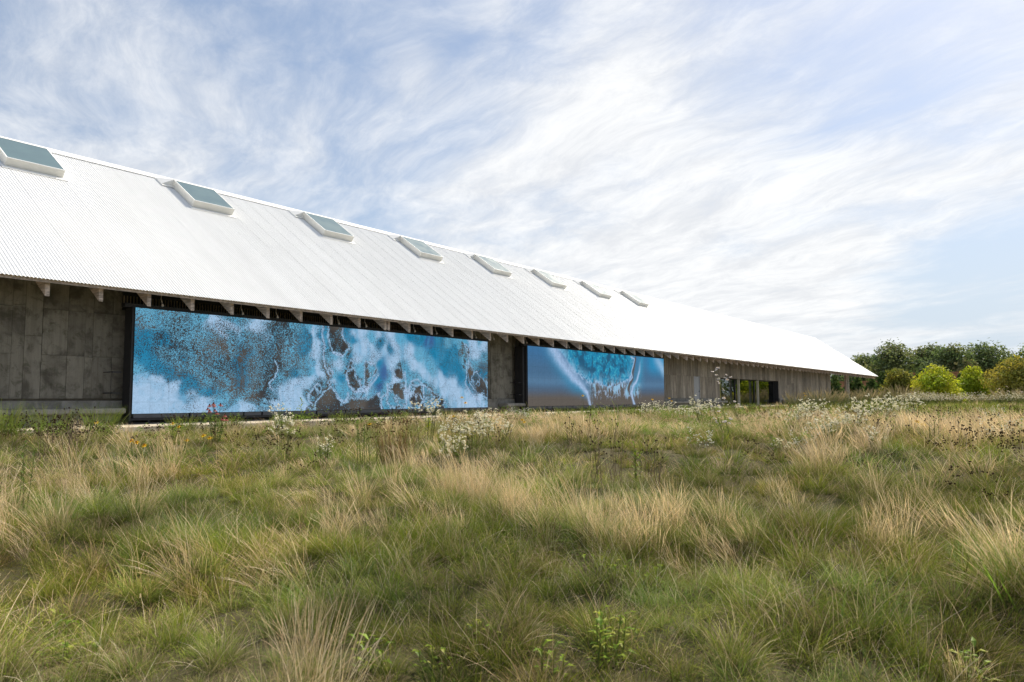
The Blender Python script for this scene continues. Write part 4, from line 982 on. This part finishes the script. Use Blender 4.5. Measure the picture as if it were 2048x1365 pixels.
M['terracotta'] = simple('terracotta render', (.42, .20, .10), .85, .15, 1.5)
M['earth'] = simple('bare pinkish earth', (.40, .28, .21), .95, .25, 1.2)
T = thing('terracotta_wall', (127.0, 20.0, .74), 'low terracotta coloured wall glimpsed between the evergreens', 'wall')
mb = MB(); mb.box(-.3, .3, -7.0, 12, 0, 3.25); link('wall_body', mb.mesh('wall_body'), M['terracotta'], T)
mb = MB(); mb.box(-.4, .4, -7.1, 12.1, 3.252, 3.4); link('coping', mb.mesh('coping'), M['terracotta'], T)
T2 = thing('terracotta_shed', (124.5, 13.2, .74), 'taller terracotta block standing between the dark evergreen and the lime tree', 'shed')
mb = MB(); mb.box(-2, 2, -2.6, 3.2, 0, 4.25); link('wall_body', mb.mesh('wall_body'), M['terracotta'], T2)
mb = MB(); mb.box(-2.15, 2.15, -2.75, 3.35, 4.252, 4.4); link('roof', mb.mesh('roof'), M['terracotta'], T2)
mb = MB(); mb.box(-2.08, -2.002, .9, 1.25, 0, 4.25); link('pilaster', mb.mesh('pilaster'), M['earth'], T2)
mv = []; 
r_ = np.linspace(0, 1, 9); a_ = np.linspace(0, 2 * np.pi, 33)
RR, AA = np.meshgrid(r_, a_, indexing='ij'); X = 128 + RR * np.cos(AA) * 5; Y = 5.0 + RR * np.sin(AA) * 9; Z = .70 + 2.6 * (1 - RR ** 2) * (.7 + .5 * fbm(X * .5, Y * .5, 3))
i, j = np.meshgrid(np.arange(8), np.arange(32), indexing='ij'); a = (i * 33 + j).ravel()
tag(link('earth_mound', npmesh('earth_mound', np.stack([X, Y, Z], -1).reshape(-1, 3), np.stack([a, a + 33, a + 34, a + 1], -1), smooth=True), M['earth']), kind='structure')

# ---------------------------------------------------------------- ornamental grasses and low shrubs at the far end of the meadow
def orn_grass(x, y, h, w_, cols, label, seed, n=260, group='feathery grass clumps by the porch'):
    T = thing('ornamental_grass', (x, y, float(gh(x, y)) - .03), label, 'grass clump', group)
    d = math.hypot(x, y); wd = max(.006, d * .00035)
    v, f, c_ = blades(n, w_ * .28, (h * .55, h * 1.05), (.35, .22), (.2, .9), .05, wd, cols, BASEG, 4, 0, seed)
    link('foliage', npmesh('foliage', v, f, c_), M['leaf'], T)
    v, f, c_ = blades(n // 3, w_ * .25, (h * .9, h * 1.25), (.3, .18), (.2, .7), .05, wd * .8, [(.26, .21, .12), (.32, .25, .16)], BASEG, 5, 2.2, seed + 1)
    link('plumes', npmesh('plumes', v, f, c_), M['leaf'], T)
    return T
SG = [(.10, .12, .045), (.12, .14, .05), (.085, .11, .05), (.15, .15, .06)]
for i, (x, y, h, w_, lb) in enumerate([(62.5, 14.9, 1.6, 3.4, 'hazy green grass clump in front of the glazed opening'), (57.2, 15.4, 1.3, 2.4, 'smaller grass clump before the left glass bay'), (66.5, 14.8, 1.4, 2.6, 'grass clump before the right glass bay'), (76, 15.5, 1.5, 3.4, 'grass clump against the far streaked concrete wall'), (82, 15.2, 1.7, 3.6, 'wide grass clump below the wall corner'), (88, 15.6, 1.7, 4.0, 'grass clump in front of the porch posts'),
        (90, 13.2, 2.1, 4.2, 'tallest brownish grass clump right of the porch posts'), (84, 11.6, 1.5, 3.6, 'green grass clump at the meadow edge under the roof tip'), (80, 10.2, 1.4, 3.2, 'dark green grass clump left of the olive young tree'), (86, 8.2, 1.1, 3.2, 'grass clump at the foot of the olive young tree'), (84, 3.6, 1.5, 3.4, 'rounded grey green grass clump below the big olive tree'), (78, 5.2, 1.0, 3.0, 'low grass clump right of the brightest lime tree'), (82, 1.4, 1.5, 4.0, 'grey green grass clump at the far meadow edge')]):
    orn_grass(x, y, h, w_, SG, lb, 700 + i * 3)

# ---------------------------------------------------------------- wild flowers, each a plant of its own
def leafset(pts, dirs, ln, wd, cols, r, curl=.25):
    """pointed leaves: each a folded kite"""
    V, F, K = [], [], []
    for p, d in zip(pts, dirs):
        p = Vector(p); d = Vector(d).normalized(); s = d.cross(Vector((0, 0, 1))); s = s.normalized() if s.length > .01 else Vector((1, 0, 0)); u_ = s.cross(d)
        L = ln * r.uniform(.7, 1.2); W = wd * r.uniform(.8, 1.2); b = len(V)
        m1 = p + d * L * .45 + u_ * L * .06; t1 = p + d * L - Vector((0, 0, L * curl * r.uniform(.5, 1.3)))
        V += [p, m1 + s * W * .5 + u_ * W * .12, m1, m1 - s * W * .5 + u_ * W * .12, t1]
        F += [(b, b + 1, b + 2), (b, b + 2, b + 3), (b + 1, b + 4, b + 2), (b + 2, b + 4, b + 3)]
        c_ = random.choice(cols); q = r.uniform(.75, 1.2); K += [tuple(z * q for z in c_)] * 5
    return V, F, K

def sprout(x, y, h, nst, label, seed, cols, name='leafy_sprout', cat='wild plant', group='lime green leafy sprouts', ln=.09, wd=.03, spread=.12, up=.25, step=.03):
    r = random.Random(seed); T = thing(name, (x, y, float(gh(x, y)) - .03), label, cat, group)
    mb_ = MB(); P, D = [], []
    for s_ in range(nst):
        a = s_ * 2.4 + r.uniform(-.5, .5); e = spread * math.sqrt(s_ / max(1, nst)); bx, by = math.cos(a) * e, math.sin(a) * e
        hh = h * r.uniform(.65, 1.0); tx, ty = bx + r.uniform(-.12, .12) * hh, by + r.uniform(-.12, .12) * hh
        mb_.tube([(bx, by, 0), ((bx + tx) / 2, (by + ty) / 2, hh * .5), (tx, ty, hh)], [.005, .004, .002], 4)
        n = max(5, int(hh / step))
        for k in range(n):
            q = .12 + .88 * (k + .5) / n; az = k * 2.4 + r.uniform(-.3, .3)
            P.append((bx + (tx - bx) * q, by + (ty - by) * q, hh * q)); D.append((math.cos(az), math.sin(az), up + q * .5))
    mb_.cur = (.12, .15, .04)
    link('stem', npmesh('stem', mb_.v, mb_.f, np.tile((.13, .16, .04), (len(mb_.v), 1))), M['leaf'], T)
    V, F, K = leafset(P, D, ln, wd, cols, r); link('leaves', npmesh('leaves', V, F, np.array(K)), M['leaf'], T)
    return T

LIME = [(.19, .28, .035), (.25, .33, .04), (.14, .22, .03), (.30, .32, .06)]
MIDG = [(.09, .16, .03), (.12, .20, .035), (.075, .13, .03)]
for i, (x, y, h, n, lb) in enumerate([(3.62, 2.02, .30, 6, 'biggest lime green leafy sprout at the bottom edge of the meadow'), (3.40, 2.22, .20, 3, 'small lime sprout just left of the biggest sprout'), (2.74, 2.93, .20, 4, 'lime sprout at the bottom edge below the leaning straw'), (3.01, 2.73, .15, 3, 'little upright sprout right of the bottom straw clump'), (3.43, 2.74, .13, 3, 'tiny sprout alone in the low green grass'), (2.16, 4.99, .18, 3, 'sprout upright in the green hollow near the left corner'), (1.93, 4.49, .12, 5, 'flat lime sprout nearest the left corner'), (2.09, 4.47, .12, 3, 'small sprout just right of the flat corner sprout'),
        (4.97, 2.69, .17, 4, 'pale sprout in the middle of the near green grass'), (5.04, 2.46, .14, 3, 'sprout right of the pale middle sprout'), (5.09, 2.93, .12, 3, 'sprout left of the pale middle sprout'), (4.54, .41, .22, 4, 'lime fern like sprout alone near the right corner'), (5.37, 2.49, .10, 3, 'tiny sprout behind the pale middle sprout'), (3.99, 2.11, .13, 3, 'sprout above the biggest bottom sprout')]):
    sprout(x, y, h * 1.2, n, lb, 900 + i, LIME, ln=.085 if h > .15 else .065, wd=.03, spread=.10, step=.028)
sprout(8.29, 4.15, .56, 4, 'bright lime leafy stem standing among the dark seed heads', 930, LIME, 'leafy_plant', ln=.09, wd=.025, spread=.05, group=None)
sprout(11.02, 10.09, .52, 4, 'bright yellow lime leafy stem by the terrace edge', 931, [(.34, .40, .03), (.42, .44, .04)], 'leafy_plant', ln=.12, wd=.035, spread=.06, group=None)
sprout(10.34, 13.19, .80, 2, 'tall leafy green stem standing in front of the long speckled screen', 932, MIDG + LIME, 'leafy_plant', ln=.17, wd=.03, spread=.04, group=None)
sprout(3.05, 8.04, .8, 4, 'slender green weed near the left edge of the meadow', 933, MIDG, 'leafy_plant', ln=.08, wd=.015, spread=.08, group=None)
sprout(7.11, 7.64, .82, 9, 'feathery bright green bush beside the red brown stems', 934, [(.13, .22, .04), (.17, .25, .05)], 'feathery_bush', ln=.07, wd=.010, spread=.28, step=.012, group=None)
sprout(12.57, 1.44, .5, 5, 'green leafy weed in the dry grass toward the right', 935, MIDG, 'leafy_plant', ln=.07, wd=.014, spread=.1, group=None)

def strap_clump(x, y, h, w_, cols, label, seed, n=90, wd=.016):
    T = thing('strap_leaf_clump', (x, y, float(gh(x, y)) - .02), label, 'wild plant', None)
    v, f, c_ = blades(n, w_ * .22, (h * .7, h * 1.2), (.5, .3), (.1, .7), 0, wd, cols, (.03, .05, .015), 4, 0, seed)
    link('leaves', npmesh('leaves', v, f, c_), M['leaf'], T); return T
FLOWER_Y = (.80, .42, .01)
def daisy(T, p, rad, petal, centre, n=9, tilt=.3, az=0., cone=.5, droop=0.):
    r = random.Random(int(p[0] * 999 + p[2] * 77)); P, D = [], []
    d = Vector((math.cos(az) * tilt, math.sin(az) * tilt, 1)).normalized(); a_ = d.orthogonal().normalized(); b_ = d.cross(a_)
    for k in range(n):
        t = 2 * math.pi * k / n; q = a_ * math.cos(t) + b_ * math.sin(t); P.append(Vector(p) + q * rad * .15); D.append(q - d * droop)
    V, F, K = leafset(P, D, rad, rad * .5, [petal], r, .1)
    fl = link('flower', npmesh('flower', V, F, np.array(K)), M['leaf'], T)
    mb_ = MB(); mb_.ell(tuple(Vector(p) + d * rad * .1), rad * .3, rad * .3, rad * cone, 7, 4)
    link('flower_centre', npmesh('flower_centre', mb_.v, mb_.f, np.tile(centre, (len(mb_.v), 1))), M['leaf'], fl)
def stems(T, ends, cols=(.10, .13, .04), r0=.004, name='stem'):
    mb_ = MB()
    for (b_, e_) in ends:
        b_ = Vector(b_); e_ = Vector(e_); m_ = (b_ + e_) / 2 + Vector((random.uniform(-.03, .03), random.uniform(-.03, .03), 0)); mb_.tube([b_, m_, e_], [r0, r0 * .8, r0 * .6], 4)
    link(name, npmesh(name, mb_.v, mb_.f, np.tile(cols, (len(mb_.v), 1))), M['leaf'], T)

T = strap_clump(4.82, 9.44, .40, .60, [(.075, .14, .02), (.10, .19, .025), (.14, .24, .03)], 'dense dark green strap leaved clump topped by orange yellow daisies', 950, 240)
e = [((0, 0, 0), (.02, .0, .50)), ((.03, .02, 0), (.09, -.06, .46)), ((0, .02, 0), (-.02, .05, .52))]; stems(T, e)
for b_, p in e: daisy(T, p, .042, (.88, .50, .01), (.35, .15, .01), 10, .5, R(216))

T = thing('coneflower', (7.35, 11.69, float(gh(7.35, 11.69))), 'pink coneflower plant with drooping petals in front of the long screen', 'wildflower')
rr = random.Random(5); ends = []
for k in range(13):
    a = rr.uniform(0, 6.3); ends.append(((math.cos(a) * .05, math.sin(a) * .05, 0), (math.cos(a) * rr.uniform(.05, .24), math.sin(a) * rr.uniform(.05, .24), rr.uniform(.42, .74))))
stems(T, ends)
for b_, p in ends: daisy(T, p, .048, (.42, .13, .12), (.10, .025, .012), 8, .2, 1, .55, .9)
P, D = [], []
for b_, p in ends:
    for q in (.15, .3, .45, .6, .72): P.append(Vector(b_).lerp(Vector(p), q)); a = rr.uniform(0, 6.3); D.append((math.cos(a), math.sin(a), .35))
V, F, K = leafset(P, D, .13, .035, MIDG, rr); link('leaves', npmesh('leaves', V, F, np.array(K)), M['leaf'], T)

YF = [(6.75, 14.63, .42, 'lone yellow daisy close to the left end of the terrace'), (7.08, 12.57, .40, 'yellow daisy left of the pink coneflower'), (6.31, 10.9, .28, 'low yellow daisy in the grass below the coneflower'), (6.52, 10.7, .27, 'second low yellow daisy below the coneflower'), (18.6, 11.0, .85, 'tall yellow daisy against the brown sand of the blue screen'), (13.0, 10.9, .80, 'yellow daisy rising before the long screen near its right end'), (12.4, 10.6, .40, 'yellow flower among the asters left of the wall pier'), (14.16, 1.83, .30, 'orange yellow daisy alone in the dry grass toward the right'), (9.56, 10.21, .25, 'yellow daisy near the red brown stems'), (12.25, 8.73, .34, 'yellow daisy right of the aster mass'),
      (26.5, 12.6, .75, 'yellow daisy below the grey metal door'), (30.0, 13.4, .8, 'yellow daisy between the door and the glass bays'), (33.5, 12.2, .8, 'yellow daisy below the left glass bay'), (52, 13.5, 1.1, 'yellow flower in front of the far streaked wall'), (17.6, 6.6, .35, 'yellow daisy in the dry grass below the glass bays')]
for i, (x, y, h, lb) in enumerate(YF):
    T = thing('yellow_daisy', (x, y, float(gh(x, y))), lb, 'wildflower', 'yellow daisies in the meadow'); rr = random.Random(60 + i)
    e = [((0, 0, 0), (rr.uniform(-.05, .05), rr.uniform(-.05, .05), h))] + ([((.01, 0, 0), (.08, -.05, h * .85))] if i % 2 else []); stems(T, e)
    V, F, K = leafset([Vector(e[0][0]).lerp(Vector(e[0][1]), q) for q in (.1, .2, .35, .5, .65)], [(math.cos(k * 2.4), math.sin(k * 2.4), .3) for k in range(5)], .12, .02, MIDG, rr); link('leaves', npmesh('leaves', V, F, np.array(K)), M['leaf'], T)
    for b_, p in e: daisy(T, p, .036 + .0008 * math.hypot(x, y), (.90, .60, .02), (.45, .22, .01), 10, .5, R(216))

def aster(x, y, h, w_, label, seed, nb=260, bs=.012, petal=(.86, .85, .80), lean=0., leafy=1.0):
    h *= 1.2; nb = int(nb * 1.25)
    T = thing('white_aster', (x, y, float(gh(x, y)) - .02), label, 'wildflower', 'white asters in the meadow'); rr = random.Random(seed)
    mb_ = MB(); P, D, tips = [], [], []
    for s_ in range(max(4, int(w_ * 22))):
        a = rr.uniform(0, 6.3); e = w_ * .5 * math.sqrt(rr.random()); hh = h * rr.uniform(.7, 1.0)
        b_ = Vector((math.cos(a) * e * .5, math.sin(a) * e * .5, 0)); t_ = Vector((math.cos(a) * e - lean * hh * .59, math.sin(a) * e + lean * hh * .8, hh))
        mb_.tube([b_, (b_ + t_) / 2, t_], [.0035, .003, .0015], 4)
        for k in range(int(20 * leafy)):
            q = rr.uniform(.05, .95); P.append(b_.lerp(t_, q)); c_ = rr.uniform(0, 6.3); D.append((math.cos(c_), math.sin(c_), .4))
        for k in range(5):
            q = rr.uniform(.5, 1); p0 = b_.lerp(t_, q); c_ = rr.uniform(0, 6.3); p1 = p0 + Vector((math.cos(c_) * .11, math.sin(c_) * .11, .08)) * rr.uniform(.4, 1) * (h / .7); mb_.tube([p0, p1], [.0018, .001], 3); tips.append((p0, p1))
    link('stem', npmesh('stem', mb_.v, mb_.f, np.tile((.13, .14, .05), (len(mb_.v), 1))), M['leaf'], T)
    V, F, K = leafset(P, D, .06, .012, MIDG + [(.16, .22, .05)], rr); link('leaves', npmesh('leaves', V, F, np.array(K)), M['leaf'], T)
    V, F, K = [], [], []
    for k in range(nb):
        p0, p1 = rr.choice(tips); c_ = p0.lerp(p1, rr.uniform(.55, 1.1)) + Vector((rr.uniform(-.015, .015), rr.uniform(-.015, .015), rr.uniform(-.01, .02)))
        d = Vector((rr.uniform(-.9, .6), rr.uniform(-.9, .5), 1)).normalized(); a_ = d.orthogonal().normalized(); q_ = d.cross(a_); s_ = bs * rr.uniform(.7, 1.25); b = len(V)
        for j in range(6): t = math.pi * j / 3; V.append(c_ + (a_ * math.cos(t) + q_ * math.sin(t)) * s_)
        V.append(c_ + d * s_ * .25); 
        for j in range(6): F.append((b + j, b + (j + 1) % 6, b + 6)); 
        K += [petal] * 6 + [(.55, .42, .10)]
    link('blossoms', npmesh('blossoms', V, F, np.array(K)), M['leaf'], T)
    return T
AS = [(6.61, 8.84, .74, .30, 'tall narrow white aster standing alone before the long screen', 300, .011), (6.95, 8.33, .42, .45, 'thin scattered white aster right of the tall narrow one', 90, .011), (7.89, 6.83, .62, .45, 'tallest plant of the white aster mass, left side', 330, .012), (8.8, 7.07, .62, .5, 'middle plant of the white aster mass below the wall pier', 380, .012), (10.13, 7.8, .50, .7, 'wide low white aster at the right of the mass', 330, .013),
      (9.3, 8.6, .72, .5, 'white aster behind the mass, reaching over the terrace edge', 260, .013), (13.06, 3.17, .42, .55, 'white aster patch in the dry grass toward the right', 260, .013), (14.89, 3.07, .55, .9, 'broad white aster patch right of the middle meadow', 420, .014), (16.68, 4.45, .55, .9, 'white aster below the far concrete wall', 330, .015), (19.2, 3.4, .72, 1.3, 'largest bank of white asters below the porch', 560, .016), (22.5, 5.6, .62, 1.1, 'white asters below the wall end', 360, .018), (24.5, 3.6, .8, 1.3, 'tall white asters below the roof tip', 380, .019),
      (17.5, 6.8, .62, .9, 'white aster below the left glass bay', 300, .015), (20.5, 8.6, .55, 1.2, 'white asters below the grey door', 340, .016), (27.5, 12.8, .6, 1.4, 'white asters along the terrace under the blue screen corner', 300, .018), (24, 11.5, .5, 1.2, 'white asters under the blue screen', 240, .017), (11.3, 2.0, .3, .35, 'small white aster in the green hollow toward the right', 90, .012), (11.5, 3.4, .25, .4, 'low sparse aster left of the pale straw clump', 70, .012)]
for i, (x, y, h, w_, lb, nb, bs) in enumerate(AS): aster(x, y, h, w_, lb, 1000 + i, nb, bs)
for i, (x, y, h, w_, lb) in enumerate([(70, 6.5, 1.0, 5, 'pale aster drift at the foot of the brightest lime tree'), (74, 3.6, 1.0, 6, 'pale aster drift right of the lime trees'), (72, 9.2, 1.0, 4, 'pale aster drift before the olive young tree')]):
    aster(x, y, h, w_, lb, 1100 + i, 900, .034, (.62, .60, .55))
aster(14.77, 5.0, 1.12, .22, 'tall leaning stalk with pale lilac daisies before the glass bays', 1200, 26, .03, (.60, .56, .68), .45, .4)
aster(12.09, 4.35, .62, .3, 'shorter lilac daisy stalk beside the tall leaning one', 1201, 22, .024, (.60, .56, .68), .3, .4)

def seedstalk(x, y, h, label, seed, n=3, group='dry stalks with dark seed heads', hs=.013, col=(.20, .15, .10), hc=(.055, .036, .022)):
    T = thing('seed_head_stalk', (x, y, float(gh(x, y)) - .02), label, 'dry plant', group); rr = random.Random(seed); ends = []
    for k in range(n):
        a = rr.uniform(0, 6.3); e = rr.uniform(.02, .16) * h * 1.6; b_ = Vector((rr.uniform(-.03, .03), rr.uniform(-.03, .03), 0)); p = Vector((math.cos(a) * e, math.sin(a) * e, h * rr.uniform(.75, 1)))
        ends.append((b_, p))
        for q in ((.6,) if k % 2 else ()):
            s_ = b_.lerp(p, q); c_ = rr.uniform(0, 6.3); ends.append((s_, s_ + Vector((math.cos(c_) * .07, math.sin(c_) * .07, h * .18))))
    stems(T, ends, col, .0035)
    for b_, p in ends:
        mb_ = MB(); mb_.ell(tuple(p), hs, hs, hs * 1.15, 6, 4); link('seed_head', npmesh('seed_head', mb_.v, mb_.f, np.tile(hc, (len(mb_.v), 1))), M['leaf'], T)
    P, D = [], []
    for b_, p in ends[::3]:
        for q in (.1, .2, .3, .4): P.append(b_.lerp(p, q)); c_ = rr.uniform(0, 6.3); D.append((math.cos(c_), math.sin(c_), -.1))
    V, F, K = leafset(P, D, .06, .012, [(.12, .09, .05), (.16, .12, .07)], rr); link('dead_leaves', npmesh('dead_leaves', V, F, np.array(K)), M['leaf'], T)
SD = []
for (cx, cy, n, sp, h, lb) in [(8.2, 4.2, 11, .55, .52, 'dry stalk with black seed heads beside the lime leafy stem'), (4.75, 11.4, 12, .45, .56, 'grey brown stalk with dark seed heads before the left concrete wall'), (9.4, 7.1, 6, .9, .34, 'short stalk with dark seed heads below the aster mass'), (10.2, 5.6, 6, .8, .45, 'seed head stalk in the middle of the meadow'), (13.3, 2.0, 14, .9, .42, 'dark brown seed head stalk in the right hand dry grass'), (15.5, 1.9, 10, 1.3, .5, 'seed head stalk behind the dark brown group'), (12.5, .6, 7, .6, .34, 'seed head stalk near the right edge of the meadow'), (18.0, 9.6, 8, 2.0, .45, 'seed head stalk below the blue screen'), (22, 4.2, 10, 2.5, .55, 'seed head stalk among the far white asters')]:
    rr = random.Random(int(cx * 100))
    for k in range(n):
        a = rr.uniform(0, 6.3); q = sp * math.sqrt(rr.random()); SD.append((cx + math.cos(a) * q, cy + math.sin(a) * q, h * rr.uniform(.7, 1.15), lb))
for i, (x, y, h, lb) in enumerate(SD): seedstalk(x, y, h * 1.2, lb, 1300 + i, 2 + i % 2, lb[:60], .007 + .00032 * math.hypot(x, y))
T = thing('coneflower', (1.30, 4.05, float(gh(1.30, 4.05))), 'single dark coneflower head with pale petals at the left edge', 'wildflower')
e = [((0, 0, 0), (.03, .0, .80))]; stems(T, e); daisy(T, e[0][1], .028, (.45, .28, .22), (.05, .015, .01), 9, .1, 0, .6, .5)

T = thing('red_stem_clump', (7.29, 7.3, float(gh(7.29, 7.3)) - .02), 'clump of red brown upright stems below the long screen', 'grass clump')
v, f, c_ = blades(260, .18, (.5, .82), (.22, .12), (.0, .3), .08, .0055, [(.20, .10, .05), (.26, .14, .07), (.15, .085, .04), (.14, .15, .05)], (.09, .09, .03), 4, 0, 77, 1.2)
link('stems', npmesh('stems', v, f, c_), M['leaf'], T)
mb = MB(); rr = random.Random(3)
V, F, K = [], [], []
mb = MB()
for k in range(46):
    a = rr.uniform(0, 6.3); q = .28 * math.sqrt(rr.random()); mb.ell((math.cos(a) * q, math.sin(a) * q, rr.uniform(.52, .82)), .009, .008, .012, 5, 3)
link('seeds', npmesh('seeds', mb.v, mb.f, np.tile((.07, .03, .02), (len(mb.v), 1))), M['leaf'], T)
strap_clump(11.5, .67, .34, .55, [(.24, .27, .05), (.20, .25, .04)], 'yellow green blade clump near the right edge of the meadow', 960, 110, .010)
strap_clump(5.54, .25, .34, .3, [(.18, .28, .04), (.14, .24, .03)], 'few broad bright green blades at the right edge', 961, 12, .018)
TG = [(.19, .25, .05), (.23, .29, .06), (.15, .21, .045), (.28, .27, .08)]
tw = [(x, 16.55 - random.uniform(0, .9)) for x in (3.5, 4.6, 5.6, 6.4, 7.4, 9.4, 10.3, 12.1, 14.0, 16.1, 18.2, 20.4, 23.4, 25.3, 26.6, 28.4, 30.2, 31.4, 34.0, 37.5, 41, 45, 49)]
lbl = ['tall green grass tuft hiding the terrace edge below the left wall', 'green grass tuft against the terrace edge below the long screen', 'green grass tuft against the terrace edge below the wall pier', 'green grass tuft against the terrace edge below the blue screen', 'green grass tuft at the terrace edge below the far wall']
for i, (x, y) in enumerate(tw):
    g = 0 if x < 9 else 1 if x < 22 else 2 if x < 26.8 else 3 if x < 39 else 4
    T = thing('grass_tuft', (x, y, float(gh(x, y)) - .02), lbl[g], 'grass clump', lbl[g])
    v, f, c_ = blades(420, .24, (.35, .85) if g == 0 else (.22, .58), (.26, .18), (.1, .7), .05, .010, TG, BASEG, 4, 0, 1500 + i); link('leaves', npmesh('leaves', v, f, c_), M['leaf'], T)
